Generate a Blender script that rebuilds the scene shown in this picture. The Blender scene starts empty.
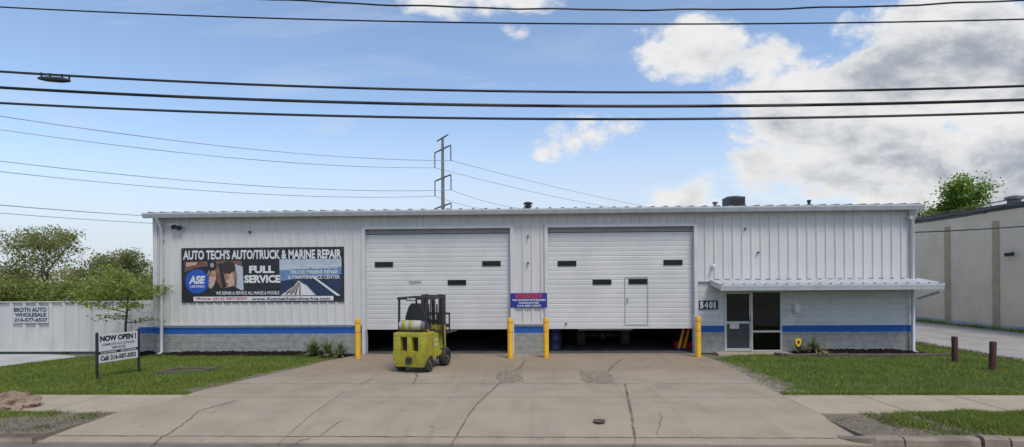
import bpy, bmesh, math, random
import numpy as np
from mathutils import Vector, Matrix, Euler
random.seed(7); rng = np.random.default_rng(7)
R = math.radians
S = bpy.context.scene
COL = S.collection
# ------------------------------------------------------------------ camera
CAMP = Vector((0, 0, 2.5)); YAW = R(1.9); ROLL = R(-0.40); F = 512.0; CX, CY = 512.0, 278.5
cam = bpy.data.cameras.new('camera'); camo = bpy.data.objects.new('camera', cam); COL.objects.link(camo)
cam.lens = 18; cam.sensor_width = 36; cam.shift_y = (CY - 223.5) / 1024.0
cam.clip_start = 0.1; cam.clip_end = 6000
RM = Matrix.Rotation(YAW, 3, 'Z') @ Matrix.Rotation(R(90), 3, 'X') @ Matrix.Rotation(ROLL, 3, 'Z')
camo.matrix_world = Matrix.Translation(CAMP) @ RM.to_4x4()
S.camera = camo
# ------------------------------------------------------------------ light and exposure
SUN_EL, SUN_AZ = R(58), R(150)       # azimuth the light comes from, clockwise from +Y
SKY_STRENGTH = 0.12
CLOUD_GAIN = 0.50
sun = bpy.data.lights.new('sun', 'SUN'); suno = bpy.data.objects.new('sun', sun); COL.objects.link(suno)
sun.energy = 1.45; sun.angle = R(18); sun.color = (1.0, 0.93, 0.83)
sdir = Vector((math.sin(SUN_AZ) * math.cos(SUN_EL), math.cos(SUN_AZ) * math.cos(SUN_EL), math.sin(SUN_EL)))
suno.rotation_euler = sdir.to_track_quat('Z', 'Y').to_euler()
suno.location = (0, -20, 40)
S.view_settings.view_transform = 'Standard'; S.view_settings.look = 'None'
S.view_settings.exposure = 0.77; S.view_settings.gamma = 1.0; S.view_settings.use_curve_mapping = False
S.cycles.use_denoising = True
S.cycles.max_bounces = 6; S.cycles.transparent_max_bounces = 12

# ------------------------------------------------------------------ node helpers
class NT:
    def __init__(s, tree): s.t = tree; tree.nodes.clear()
    def n(s, typ, **kw):
        nd = s.t.nodes.new(typ)
        for k, v in kw.items(): setattr(nd, k, v)
        return nd
    def l(s, a, b): s.t.links.new(a, b)
    def put(s, sock, v):
        if hasattr(v, 'is_output'): s.l(v, sock)
        else: sock.default_value = v
    def math(s, op, a, b=0.0, c=None, clamp=False):
        nd = s.n('ShaderNodeMath', operation=op, use_clamp=clamp)
        s.put(nd.inputs[0], a); s.put(nd.inputs[1], b)
        if c is not None: s.put(nd.inputs[2], c)
        return nd.outputs[0]
    def sstep(s, x, lo, hi, a=0.0, b=1.0):
        nd = s.n('ShaderNodeMapRange', interpolation_type='SMOOTHSTEP')
        s.put(nd.inputs['Value'], x); s.put(nd.inputs['From Min'], lo); s.put(nd.inputs['From Max'], hi)
        s.put(nd.inputs['To Min'], a); s.put(nd.inputs['To Max'], b)
        return nd.outputs['Result']
    def noise(s, vec, scale, detail=6, rough=0.55, dist=0.0):
        nd = s.n('ShaderNodeTexNoise'); s.l(vec, nd.inputs['Vector'])
        nd.inputs['Scale'].default_value = scale; nd.inputs['Detail'].default_value = detail
        nd.inputs['Roughness'].default_value = rough; nd.inputs['Distortion'].default_value = dist
        return nd.outputs['Fac']
    def mapping(s, vec, scale=(1, 1, 1), loc=(0, 0, 0)):
        nd = s.n('ShaderNodeMapping'); s.l(vec, nd.inputs['Vector'])
        nd.inputs['Scale'].default_value = scale; nd.inputs['Location'].default_value = loc
        return nd.outputs[0]
    def mix(s, fac, a, b, blend='MIX'):
        nd = s.n('ShaderNodeMix', data_type='RGBA', blend_type=blend)
        s.put(nd.inputs[0], fac)
        for sock, v in ((nd.inputs[6], a), (nd.inputs[7], b)):
            if hasattr(v, 'is_output'): s.l(v, sock)
            else: sock.default_value = (*v[:3], 1)
        return nd.outputs[2]

# ------------------------------------------------------------------ sky with broken cumulus (laid out by direction)
W = bpy.data.worlds.new('World'); S.world = W; W.use_nodes = True
t = NT(W.node_tree)
out = t.n('ShaderNodeOutputWorld')
sky = t.n('ShaderNodeTexSky', sky_type='NISHITA'); sky.sun_disc = False
sky.sun_elevation = SUN_EL; sky.sun_rotation = SUN_AZ
sky.air_density = 1.0; sky.dust_density = 1.0; sky.ozone_density = 1.8; sky.altitude = 200
tc = t.n('ShaderNodeTexCoord'); sep = t.n('ShaderNodeSeparateXYZ'); t.l(tc.outputs['Generated'], sep.inputs[0])
yy = t.math('MAXIMUM', t.math('ABSOLUTE', sep.outputs[1]), 0.12)
U = t.math('DIVIDE', sep.outputs[0], yy); V = t.math('DIVIDE', sep.outputs[2], yy)
cmb = t.n('ShaderNodeCombineXYZ'); t.l(U, cmb.inputs[0]); t.l(t.math('MULTIPLY', V, 1.5), cmb.inputs[1])
uv = cmb.outputs[0]
def dir_uv(px, py):
    d = RM @ Vector(((px - CX) / F, -(py - CY) / F, -1)); return d.x / d.y, d.z / d.y
blobs = [(905, 118, 200, 84, 1.35), (945, 44, 118, 62, 1.3), (830, 108, 62, 44, 1.0), (742, 150, 40, 52, .75), (690, 192, 60, 18, .8), (800, 168, 110, 42, 1.15), (960, 190, 130, 50, 1.3), (1100, 120, 150, 130, 1.4), (780, 120, 62, 44, .85),
         (688, 48, 72, 40, .95), (772, 62, 46, 36, .75), (745, 92, 50, 24, .6), (590, 132, 50, 26, .8), (636, 128, 30, 15, .8), (560, 150, 40, 16, .6), (480, 2, 95, 22, .8),
         (512, 30, 22, 15, .6), (700, 200, 70, 14, .75), (655, 140, 30, 14, .35), (-500, 80, 260, 60, .8), (1600, 60, 300, 120, .9)]
def ell(px, py, rx, ry):
    u0, v0 = dir_uv(px, py)
    a = t.math('DIVIDE', t.math('SUBTRACT', U, u0), rx / F); b = t.math('DIVIDE', t.math('SUBTRACT', V, v0), ry / F)
    return t.math('SUBTRACT', 1.0, t.math('ADD', t.math('MULTIPLY', a, a), t.math('MULTIPLY', b, b)), clamp=True)
msk = None
for px, py, rx, ry, g in blobs:
    e = t.math('MULTIPLY', t.math('POWER', ell(px, py, rx, ry), 0.6), g)
    msk = e if msk is None else t.math('MAXIMUM', msk, e)
nz = t.noise(uv, 3.6, 14, 0.62, 0.35)
nz2 = t.noise(uv, 11.0, 8, 0.6, 0.2)
dens = t.math('ADD', msk, t.math('ADD', t.math('MULTIPLY', t.math('SUBTRACT', nz, 0.5), 3.4), t.math('MULTIPLY', t.math('SUBTRACT', nz2, 0.5), 1.5)))
alpha = t.math('MULTIPLY', t.sstep(dens, 0.25, 0.85), t.sstep(msk, 0.0, 0.35))
# cloud tone: bright billows and edges, grey undersides in the thick parts
grey = None
for px, py, rx, ry, g in [(945, 66, 150, 48, 1), (1010, 165, 150, 50, .95), (880, 175, 120, 26, .7), (790, 190, 70, 18, .4), (1050, 60, 140, 70, 1)]:
    e = t.math('MULTIPLY', ell(px, py, rx, ry), g); grey = e if grey is None else t.math('MAXIMUM', grey, e)
n4 = t.noise(uv, 15.0, 8, 0.6, 0.3)
n3 = t.noise(t.mapping(uv, (1, 1.4, 1), (3.1, 0.2, 0)), 5.5, 9, 0.55, 0.3)
shade = t.math('ADD', t.math('MULTIPLY', grey, 0.55), t.math('ADD', t.math('MULTIPLY', t.math('SUBTRACT', n3, 0.5), 2.6), t.math('MULTIPLY', t.math('SUBTRACT', n4, 0.5), 1.3)))
shade = t.math('MULTIPLY', t.sstep(shade, -0.35, 0.95), t.sstep(dens, 0.35, 1.5))
ccol = t.mix(shade, (1.0, 1.0, 1.0), (0.40, 0.45, 0.53))
# thin cirrus veil
ci = t.noise(t.mapping(uv, (0.7, 2.6, 1)), 2.6, 8, 0.6, 0.8)
veil = t.math('MULTIPLY', t.sstep(ci, 0.46, 0.78), 0.45)
lowv = t.sstep(V, 0.36, 0.04, 0.04, 0.90)
veil = t.math('MAXIMUM', veil, lowv)
alpha_all = t.math('MAXIMUM', alpha, veil)
ccol2 = t.mix(alpha, (0.77, 0.84, 0.95), ccol)
b1 = t.n('ShaderNodeBackground'); t.l(sky.outputs[0], b1.inputs[0]); b1.inputs[1].default_value = SKY_STRENGTH
b2 = t.n('ShaderNodeBackground'); t.l(ccol2, b2.inputs[0]); b2.inputs[1].default_value = CLOUD_GAIN
mx = t.n('ShaderNodeMixShader'); t.l(t.math('MULTIPLY', alpha_all, t.sstep(sep.outputs[2], -0.01, 0.02)), mx.inputs[0])
t.l(b1.outputs[0], mx.inputs[1]); t.l(b2.outputs[0], mx.inputs[2]); t.l(mx.outputs[0], out.inputs[0])

# ------------------------------------------------------------------ measuring: pixel of the photograph -> point on a real plane
def ray(px, py): return RM @ Vector(((px - CX) / F, -(py - CY) / F, -1))
def P_y(px, py, Y): d = ray(px, py); return CAMP + d * ((Y - CAMP.y) / d.y)
def P_z(px, py, z=0.0): d = ray(px, py); return CAMP + d * ((z - CAMP.z) / d.z)
def P_x(px, py, X): d = ray(px, py); return CAMP + d * ((X - CAMP.x) / d.x)
def P_n(px, py, p, n): d = ray(px, py); return CAMP + d * ((p - CAMP).dot(n) / d.dot(n))

# ------------------------------------------------------------------ materials
def mat(name, col, rough=0.6, col2=None, scale=3.0, detail=6, lo=0.35, hi=0.68, bump=0.0, bscale=60.0, metallic=0.0, stretch=(1, 1, 1), spec=0.5, layers=(), island=None, trans=0.0, hook=None):
    m = bpy.data.materials.new(name); m.use_nodes = True; q = NT(m.node_tree)
    o = q.n('ShaderNodeOutputMaterial'); b = q.n('ShaderNodeBsdfPrincipled')
    b.inputs['Roughness'].default_value = rough; b.inputs['Metallic'].default_value = metallic
    b.inputs['Specular IOR Level'].default_value = spec
    c = q.n('ShaderNodeTexCoord').outputs['Object']
    cur = q.n('ShaderNodeRGB'); cur.outputs[0].default_value = (*col, 1); cur = cur.outputs[0]
    if col2 is not None:
        f = q.noise(q.mapping(c, stretch), scale, detail)
        cur = q.mix(q.sstep(f, lo, hi), col, col2)
    for (lc, ls, l0, l1, lst, lk) in layers:
        f = q.noise(q.mapping(c, lst, (ls, 1.7, 0.3)), ls, 7)
        cur = q.mix(q.math('MULTIPLY', q.sstep(f, l0, l1), lk), cur, lc)
    if hook: cur = hook(q, c, cur)
    if island:
        g = q.n('ShaderNodeNewGeometry')
        hs = q.n('ShaderNodeHueSaturation'); r = g.outputs['Random Per Island']
        q.put(hs.inputs['Hue'], q.math('ADD', 0.5 - island[0] / 2, q.math('MULTIPLY', r, island[0])))
        r2 = q.math('FRACT', q.math('MULTIPLY', r, 37.7))
        q.put(hs.inputs['Value'], q.math('ADD', 1 - island[1] / 2, q.math('MULTIPLY', r2, island[1])))
        q.l(cur, hs.inputs['Color']); cur = hs.outputs[0]
    q.l(cur, b.inputs['Base Color'])
    if bump:
        bn = q.n('ShaderNodeBump'); bn.inputs['Strength'].default_value = bump; bn.inputs['Distance'].default_value = 0.02
        q.l(q.noise(c, bscale, 5), bn.inputs['Height']); q.l(bn.outputs[0], b.inputs['Normal'])
    sh = b.outputs[0]
    if trans:
        tr = q.n('ShaderNodeBsdfTranslucent'); q.l(cur, tr.inputs[0]); ms = q.n('ShaderNodeMixShader'); ms.inputs[0].default_value = trans
        q.l(sh, ms.inputs[1]); q.l(tr.outputs[0], ms.inputs[2]); sh = ms.outputs[0]
    q.l(sh, o.inputs[0]); return m
def glass_mat(name, tint, gloss=0.06):
    m = bpy.data.materials.new(name); m.use_nodes = True; q = NT(m.node_tree)
    o = q.n('ShaderNodeOutputMaterial'); tr = q.n('ShaderNodeBsdfTransparent'); tr.inputs[0].default_value = (*tint, 1)
    gl = q.n('ShaderNodeBsdfGlossy'); gl.inputs['Roughness'].default_value = 0.04; gl.inputs[0].default_value = (.9, .92, .95, 1)
    fr = q.n('ShaderNodeFresnel'); fr.inputs[0].default_value = 1.45
    ms = q.n('ShaderNodeMixShader'); q.l(q.math('ADD', fr.outputs[0], gloss * 0.2, clamp=True), ms.inputs[0]); q.l(tr.outputs[0], ms.inputs[1]); q.l(gl.outputs[0], ms.inputs[2])
    q.l(ms.outputs[0], o.inputs[0]); return m

WHITE_STEEL = mat('white_steel', (.56, .55, .535), .45, (.51, .503, .49), 1.2, stretch=(1.5, 1, .35), layers=[((.36, .36, .355), 5, .58, .82, (3, 3, .2), .45), ((.30, .26, .21), 3, .66, .85, (2.5, 2.5, .5), .35)])
DOOR_STEEL = mat('door_steel', (.55, .545, .53), .45, (.49, .487, .478), .9, layers=[((.34, .33, .31), 3, .6, .85, (.6, 1, 2.2), .45), ((.36, .35, .33), 4, .6, .8, (2.5, 1, .25), .35)])
TRIM = mat('trim_white', (.54, .545, .55), .4, (.48, .49, .50), 2, layers=[((.35, .33, .30), 6, .68, .9, (4, 4, .4), .4)])
GUTTER = mat('gutter_white', (.52, .53, .54), .4, (.44, .455, .465), 1.5, stretch=(2, 1, .3))
RIB_END = mat('rib_end', (.12, .125, .135), .5, (.2, .205, .22), 6)
ROOF = mat('roof_galvanised', (.45, .47, .50), .4, (.38, .40, .43), 1.5, metallic=.2)
def block_hook(white_above):
    def h(q, c, cur):
        s = q.n('ShaderNodeSeparateXYZ'); q.l(c, s.inputs[0]); z = s.outputs[2]
        wob = q.math('MULTIPLY', q.math('SUBTRACT', q.noise(c, 9, 3), .5), .014)
        z = q.math('ADD', z, wob)
        blue = q.math('GREATER_THAN', z, .69); wh = q.math('GREATER_THAN', z, .905)
        a = q.mix(blue, cur, (.012, .088, .34))
        w = q.mix(q.sstep(q.noise(c, 2.5, 6), .4, .7), (.53, .535, .53), (.46, .465, .465))
        return q.mix(wh, a, w)
    return h
BLOCK = mat('painted_block', (.285, .285, .265), .85, (.22, .22, .205), 5, bump=.9, bscale=16, layers=[((.15, .15, .135), 4, .6, .85, (.6, 1, 2), .5)], hook=block_hook(True))
def add_joints(m, bw=.40, bh=.20):
    q = NT.__new__(NT); q.t = m.node_tree
    b = [n for n in q.t.nodes if n.type == 'BSDF_PRINCIPLED'][0]; bump = [n for n in q.t.nodes if n.type == 'BUMP'][0]
    c = [n for n in q.t.nodes if n.type == 'TEX_COORD'][0].outputs['Object']
    s = q.n('ShaderNodeSeparateXYZ'); q.l(c, s.inputs[0]); k = q.n('ShaderNodeCombineXYZ'); q.l(s.outputs[0], k.inputs[0]); q.l(s.outputs[2], k.inputs[1])
    br = q.n('ShaderNodeTexBrick'); q.l(k.outputs[0], br.inputs[0]); br.inputs['Scale'].default_value = 1
    br.inputs['Brick Width'].default_value = bw; br.inputs['Row Height'].default_value = bh; br.inputs['Mortar Size'].default_value = .008
    br.inputs['Mortar Smooth'].default_value = .4
    b2 = q.n('ShaderNodeBump'); b2.inputs['Strength'].default_value = .8; b2.inputs['Distance'].default_value = .012; b2.invert = True
    q.l(br.outputs['Fac'], b2.inputs['Height']); q.l(bump.outputs[0], b2.inputs['Normal']); q.l(b2.outputs[0], b.inputs['Normal'])
add_joints(BLOCK)
CORE = mat('wall_core', (.12, .12, .12), .9, (.09, .09, .09))
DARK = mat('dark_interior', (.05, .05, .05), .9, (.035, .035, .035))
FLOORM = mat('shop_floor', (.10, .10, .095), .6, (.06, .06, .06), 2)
PANE = mat('dark_pane', (.010, .011, .012), .12, (.016, .016, .018), 3, spec=.2)
GLASS = glass_mat('tinted_glass', (.35, .36, .36))
ALU = mat('frame_aluminium', (.50, .51, .50), .4, (.43, .44, .43), 5)
SCREEN = mat('door_screen', (.035, .038, .04), .5, (.025, .028, .03), 8)
PAPER = mat('paper', (.55, .52, .42), .8, (.5, .48, .4), 10)
LAMPW = mat('lamp_white', (.6, .61, .6), .4, (.52, .53, .52), 8)
BLACKM = mat('black_metal', (.018, .018, .019), .45, (.03, .03, .03), 6)
GREYM = mat('grey_metal', (.16, .165, .17), .5, (.10, .10, .10), 6)
YELLOW = mat('bollard_yellow', (.76, .42, .018), .5, (.66, .35, .02), 4, layers=[((.35, .17, .03), 7, .64, .8, (1, 1, .6), .5)])
REDBAND = mat('bollard_band', (.62, .20, .02), .5, (.5, .16, .02), 4)
POSTWOOD = mat('maroon_post', (.085, .022, .022), .75, (.05, .018, .016), 6, stretch=(2, 2, .4), layers=[((.16, .09, .07), 8, .6, .8, (2, 2, .5), .6)])
def drive_hook(q, c, cur):
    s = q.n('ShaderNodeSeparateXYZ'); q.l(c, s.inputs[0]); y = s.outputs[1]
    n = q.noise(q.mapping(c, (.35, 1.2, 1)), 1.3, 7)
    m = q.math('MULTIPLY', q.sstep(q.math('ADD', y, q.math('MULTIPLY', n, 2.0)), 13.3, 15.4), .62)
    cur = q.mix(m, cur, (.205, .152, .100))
    n2 = q.noise(q.mapping(c, (1, .3, 1)), 2.2, 6)                     # oil and tyre dirt in the wheel tracks
    cur = q.mix(q.math('MULTIPLY', q.sstep(n2, .56, .8), .35), cur, (.11, .095, .08))
    g = q.noise(c, 42, 4, .7); cur = q.mix(q.math('MULTIPLY', q.sstep(g, .5, .75), .4), cur, (.38, .34, .28))
    g2 = q.noise(q.mapping(c, (1, 1, 1), (5, 2, 0)), 30, 4, .7); cur = q.mix(q.math('MULTIPLY', q.sstep(g2, .56, .78), .45), cur, (.15, .12, .09))
    sp = q.noise(q.mapping(c, (1, 1, 1), (9, 4, 0)), 3.1, 3); cur = q.mix(q.math('MULTIPLY', q.sstep(sp, .68, .74), .45), cur, (.10, .085, .07))
    ty = q.noise(q.mapping(c, (2.6, .12, 1), (2, 7, 0)), 1.6, 5); cur = q.mix(q.math('MULTIPLY', q.sstep(ty, .56, .72), .22), cur, (.12, .10, .085))
    bl = q.noise(q.mapping(c, (.5, .9, 1), (4, 4, 0)), .9, 6); cur = q.mix(q.math('MULTIPLY', q.sstep(bl, .5, .72), .4), cur, (.36, .31, .245))
    return cur
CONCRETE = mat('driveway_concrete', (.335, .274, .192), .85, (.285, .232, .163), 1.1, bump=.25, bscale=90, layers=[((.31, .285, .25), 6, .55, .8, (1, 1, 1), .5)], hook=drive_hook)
WALK = mat('sidewalk_concrete', (.375, .312, .225), .85, (.325, .268, .192), 1.6, bump=.2, bscale=90, layers=[((.22, .19, .155), 5, .6, .82, (1, 1, 1), .5)])
KERB = mat('kerb_concrete', (.25, .205, .15), .9, (.16, .13, .10), 3, bump=.5, bscale=40, layers=[((.09, .08, .065), 6, .58, .8, (1, 1, 1), .6)])
JOINT = mat('joint_dark', (.10, .082, .062), .95, (.19, .155, .115), 2.5)
CRACK = mat('crack_dark', (.13, .105, .08), .95, (.21, .17, .13), 6)
ASPHALT = mat('asphalt', (.17, .152, .13), .9, (.13, .118, .10), 2, bump=.5, bscale=120, layers=[((.17, .16, .145), 9, .56, .8, (1, 1, 1), .5)])
LANE = mat('gravel_lane', (.33, .31, .285), .95, (.26, .245, .22), .8, bump=.5, bscale=50, layers=[((.19, .18, .16), 3, .58, .8, (1, 1, 1), .5)])
SOIL = mat('soil', (.10, .078, .055), 1, (.15, .12, .085), 3, bump=.8, bscale=30)
VERGE = mat('verge_soil', (.20, .165, .12), 1, (.15, .12, .088), 4, bump=.8, bscale=40)
LAWN = mat('lawn_base', (.060, .105, .022), 1, (.045, .085, .018), 1.4, bump=.6, bscale=50, layers=[((.13, .125, .05), 1.5, .60, .8, (1, 1, 1), .6)])
GROUND = mat('ground_soil', (.11, .12, .06), 1, (.14, .13, .08), .3)
MULCH = mat('mulch', (.009, .0075, .006), 1, (.018, .014, .011), 20, bump=1, bscale=60, spec=.1)
GRASS = mat('grass_blade', (.205, .255, .048), .6, (.160, .215, .038), .9, lo=.35, hi=.65, layers=[((.19, .185, .06), 2.5, .56, .8, (1, 1, 1), .6), ((.20, .21, .06), .7, .52, .75, (1, 1, 1), .4)], island=(.05, .7), trans=.25, spec=.2)
DRYGRASS = mat('dry_grass', (.10, .13, .035), .7, (.17, .155, .07), 3, island=(.05, .8), trans=.2, spec=.2)
BARK = mat('bark', (.10, .08, .06), .95, (.06, .048, .038), 6, stretch=(2, 2, .5))
def leafm(n, c, c2, hue=.05, val=.8, tr=.5): return mat(n, c, .6, c2, .6, lo=.35, hi=.65, island=(hue, val), trans=tr, spec=.2)
LEAF_OLIVE = leafm('leaf_olive', (.28, .30, .095), (.20, .22, .07))
LEAF_GREEN = leafm('leaf_green', (.25, .29, .07), (.18, .22, .05))
LEAF_YELLOW = leafm('leaf_yellow', (.34, .35, .11), (.26, .27, .08))
LEAF_BRIGHT = leafm('leaf_bright', (.27, .33, .07), (.19, .25, .05))
LEAF_VIVID = leafm('leaf_vivid', (.22, .34, .045), (.15, .25, .03))
BLUE_SIGN = mat('sign_blue', (.012, .022, .21), .4, (.015, .026, .23), 3)
RED_PAINT = mat('sign_red', (.48, .03, .03), .4, (.42, .03, .03), 4)
WHITE_PAINT = mat('sign_white', (.62, .63, .62), .5, (.56, .57, .57), 3)
OFFWHITE = mat('sign_grey_white', (.50, .51, .50), .5, (.42, .43, .43), 12)
INK = mat('ink_black', (.012, .013, .016), .5, (.02, .02, .024), 5)
NAVY = mat('ink_navy', (.03, .035, .07), .5, (.04, .045, .08), 5)
TIMBER = mat('weathered_timber', (.13, .11, .09), .9, (.08, .066, .052), 4, stretch=(.3, 3, 3))
CABLE = mat('cable_black', (.012, .012, .013), .6, (.02, .02, .02), 5)
WIRE = mat('wire_grey', (.34, .38, .46), .5, (.4, .43, .5), 5)

# ------------------------------------------------------------------ mesh helpers
class MB:
    def __init__(s): s.v = []; s.f = []; s.m = []
    def add(s, vs, fs, m=0):
        k = len(s.v); s.v += [tuple(p) for p in vs]; s.f += [tuple(i + k for i in f) for f in fs]; s.m += [m] * len(fs); return s
    def quad(s, a, b, c, d, m=0): return s.add([a, b, c, d], [(0, 1, 2, 3)], m)
    def poly(s, pts, m=0): return s.add(pts, [tuple(range(len(pts)))], m)
    def hexa(s, p, m=0): return s.add(p, [(0, 3, 2, 1), (4, 5, 6, 7), (0, 1, 5, 4), (1, 2, 6, 5), (2, 3, 7, 6), (3, 0, 4, 7)], m)
    def box(s, x0, x1, y0, y1, z0, z1, m=0, bev=0.0):
        if not bev:
            return s.hexa([(x0, y0, z0), (x1, y0, z0), (x1, y1, z0), (x0, y1, z0), (x0, y0, z1), (x1, y0, z1), (x1, y1, z1), (x0, y1, z1)], m)
        bm = bmesh.new(); bmesh.ops.create_cube(bm, size=1)
        for v in bm.verts: v.co = Vector(((x0 + x1) / 2 + v.co.x * (x1 - x0), (y0 + y1) / 2 + v.co.y * (y1 - y0), (z0 + z1) / 2 + v.co.z * (z1 - z0)))
        bmesh.ops.bevel(bm, geom=bm.edges[:], offset=bev, segments=2, affect='EDGES', profile=.6)
        return s.bm(bm, m)
    def bm(s, bm, m=0):
        bm.verts.index_update(); s.add([v.co[:] for v in bm.verts], [[v.index for v in f.verts] for f in bm.faces], m); bm.free(); return s
    def prism(s, a, b, m=0):
        n = len(a); s.add(list(a) + list(b), [tuple(range(n - 1, -1, -1)), tuple(range(n, 2 * n))] + [(i, (i + 1) % n, n + (i + 1) % n, n + i) for i in range(n)], m); return s
    def tube(s, pts, r, n=8, m=0, cap=True):
        pts = [Vector(p) for p in pts]; k = len(pts); rr = r if isinstance(r, (list, tuple)) else [r] * k
        vs = []; prev = None
        for i, p in enumerate(pts):
            d = (pts[min(i + 1, k - 1)] - pts[max(i - 1, 0)])
            d = d.normalized() if d.length > 1e-9 else Vector((0, 0, 1))
            if prev is None: a = d.orthogonal().normalized()
            else:
                a = prev - d * prev.dot(d); a = a.normalized() if a.length > 1e-6 else d.orthogonal().normalized()
            prev = a; b = d.cross(a)
            for j in range(n):
                th = 2 * math.pi * j / n; vs.append(p + (a * math.cos(th) + b * math.sin(th)) * rr[i])
        fs = [(i * n + j, i * n + (j + 1) % n, (i + 1) * n + (j + 1) % n, (i + 1) * n + j) for i in range(k - 1) for j in range(n)]
        if cap: fs += [tuple(range(n - 1, -1, -1)), tuple((k - 1) * n + j for j in range(n))]
        return s.add(vs, fs, m)
    def lathe(s, c, axis, prof, n=20, m=0):
        c = Vector(c); ax = Vector(axis).normalized(); a = ax.orthogonal().normalized(); b = ax.cross(a); vs = []; k = len(prof)
        for r, h in prof:
            for j in range(n):
                th = 2 * math.pi * j / n; vs.append(c + ax * h + (a * math.cos(th) + b * math.sin(th)) * max(r, 1e-4))
        fs = [(i * n + j, i * n + (j + 1) % n, (i + 1) * n + (j + 1) % n, (i + 1) * n + j) for i in range(k - 1) for j in range(n)]
        fs += [tuple(range(n - 1, -1, -1)), tuple((k - 1) * n + j for j in range(n))]
        return s.add(vs, fs, m)
    def build(s, name, mats, parent=None, smooth=None, fix=True):
        me = bpy.data.meshes.new(name); off = Vector((0, 0, 0))
        me.from_pydata(s.v, [], s.f)
        for m in (mats if isinstance(mats, (list, tuple)) else [mats]): me.materials.append(m)
        if len(me.materials) > 1: me.polygons.foreach_set('material_index', s.m)
        if fix and len(s.f) < 30000:
            bm = bmesh.new(); bm.from_mesh(me); bmesh.ops.recalc_face_normals(bm, faces=bm.faces[:]); bm.to_mesh(me); bm.free()
        if smooth is not None:
            me.shade_smooth(); me.set_sharp_from_angle(angle=R(smooth))
        o = bpy.data.objects.new(name, me); COL.objects.link(o)
        if parent is not None: o.parent = parent
        return o
    def shift(s, off): s.v = [(p[0] - off[0], p[1] - off[1], p[2] - off[2]) for p in s.v]; return s
def thing(name, label, cat, loc=(0, 0, 0), rotz=0.0, group=None):
    o = bpy.data.objects.new(name, None); COL.objects.link(o); o.location = loc; o.rotation_euler = (0, 0, rotz); o.empty_display_size = .2
    o['label'] = label; o['category'] = cat
    if group: o['group'] = group
    return o
def tag(o, label, cat, group=None, loc=None):
    o['label'] = label; o['category'] = cat
    if group: o['group'] = group
    if loc is not None:
        o.location = loc
    return o
def struct(o, kind='structure'): o['kind'] = kind; return o
def dup(root, loc, label, rotz=None):
    r = root.copy(); COL.objects.link(r); r.location = loc; r['label'] = label
    if rotz is not None: r.rotation_euler = (0, 0, rotz)
    for ch in list(root.children):
        c = ch.copy(); COL.objects.link(c); c.parent = r
        for g in list(ch.children):
            d = g.copy(); COL.objects.link(d); d.parent = c
    return r
def text_fit(mb, s, x0, x1, z0, z1, y, m=0, weight=.02, shear=0.0):
    cu = bpy.data.curves.new('tmp_text', 'FONT'); cu.body = s; cu.size = 1; cu.offset = weight; cu.resolution_u = 3; cu.shear = shear
    ob = bpy.data.objects.new('tmp_text', cu); me = ob.to_mesh()
    vs = [v.co.copy() for v in me.vertices]; fs = [tuple(p.vertices) for p in me.polygons]
    ob.to_mesh_clear(); bpy.data.objects.remove(ob); bpy.data.curves.remove(cu)
    ax0 = min(v.x for v in vs); ax1 = max(v.x for v in vs); az0 = min(v.y for v in vs); az1 = max(v.y for v in vs)
    mb.add([(x0 + (v.x - ax0) / (ax1 - ax0) * (x1 - x0), y, z0 + (v.y - az0) / (az1 - az0) * (z1 - z0)) for v in vs], fs, m)
class Panel:
    """flat sign face, local coordinates: x centred, z up from 0, facing -y"""
    def __init__(s, w, h): s.w = w; s.h = h
    def x(s, u): return (u - .5) * s.w
    def z(s, v): return (1 - v) * s.h
    def text(s, mb, st, u0, u1, v0, v1, y, m=0, weight=.02, shear=0.0): text_fit(mb, st, s.x(u0), s.x(u1), s.z(v1), s.z(v0), y, m, weight, shear)
    def rect(s, mb, u0, u1, v0, v1, y, m=0): mb.quad((s.x(u0), y, s.z(v1)), (s.x(u1), y, s.z(v1)), (s.x(u1), y, s.z(v0)), (s.x(u0), y, s.z(v0)), m)
    def poly(s, mb, pts, y, m=0): mb.poly([(s.x(u), y, s.z(v)) for u, v in pts], m)
    def ell(s, mb, u, v, ru, rv, y, m=0, n=20, rot=0.0):
        pts = []
        for i in range(n):
            a = 2 * math.pi * i / n; du, dv = ru * s.w * math.cos(a), rv * s.h * math.sin(a)
            pts.append((s.x(u) + du * math.cos(rot) - dv * math.sin(rot), y, s.z(v) + du * math.sin(rot) + dv * math.cos(rot)))
        mb.poly(pts, m)

# ================================================================== GROUND
def xy(px, py): p = P_z(px, py, 0); return (p.x, p.y)
mb = MB()                                                     # terrain, stepping down at the road
ys = [-1500, 9.55, 9.6, 1500]; zs = [-.17, -.17, -.03, -.03]
for i in range(3):
    mb.quad((-1500, ys[i], zs[i]), (1500, ys[i], zs[i]), (1500, ys[i + 1], zs[i + 1]), (-1500, ys[i + 1], zs[i + 1]))
struct(mb.build('ground', GROUND))
YK0, YK1 = 8.06, 8.22                                          # kerb faces
ROADZ = -.125
mb = MB(); mb.quad((-160, -9, ROADZ), (160, -9, ROADZ), (160, YK0 + .01, ROADZ), (-160, YK0 + .01, ROADZ)); struct(mb.build('road', ASPHALT))
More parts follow.
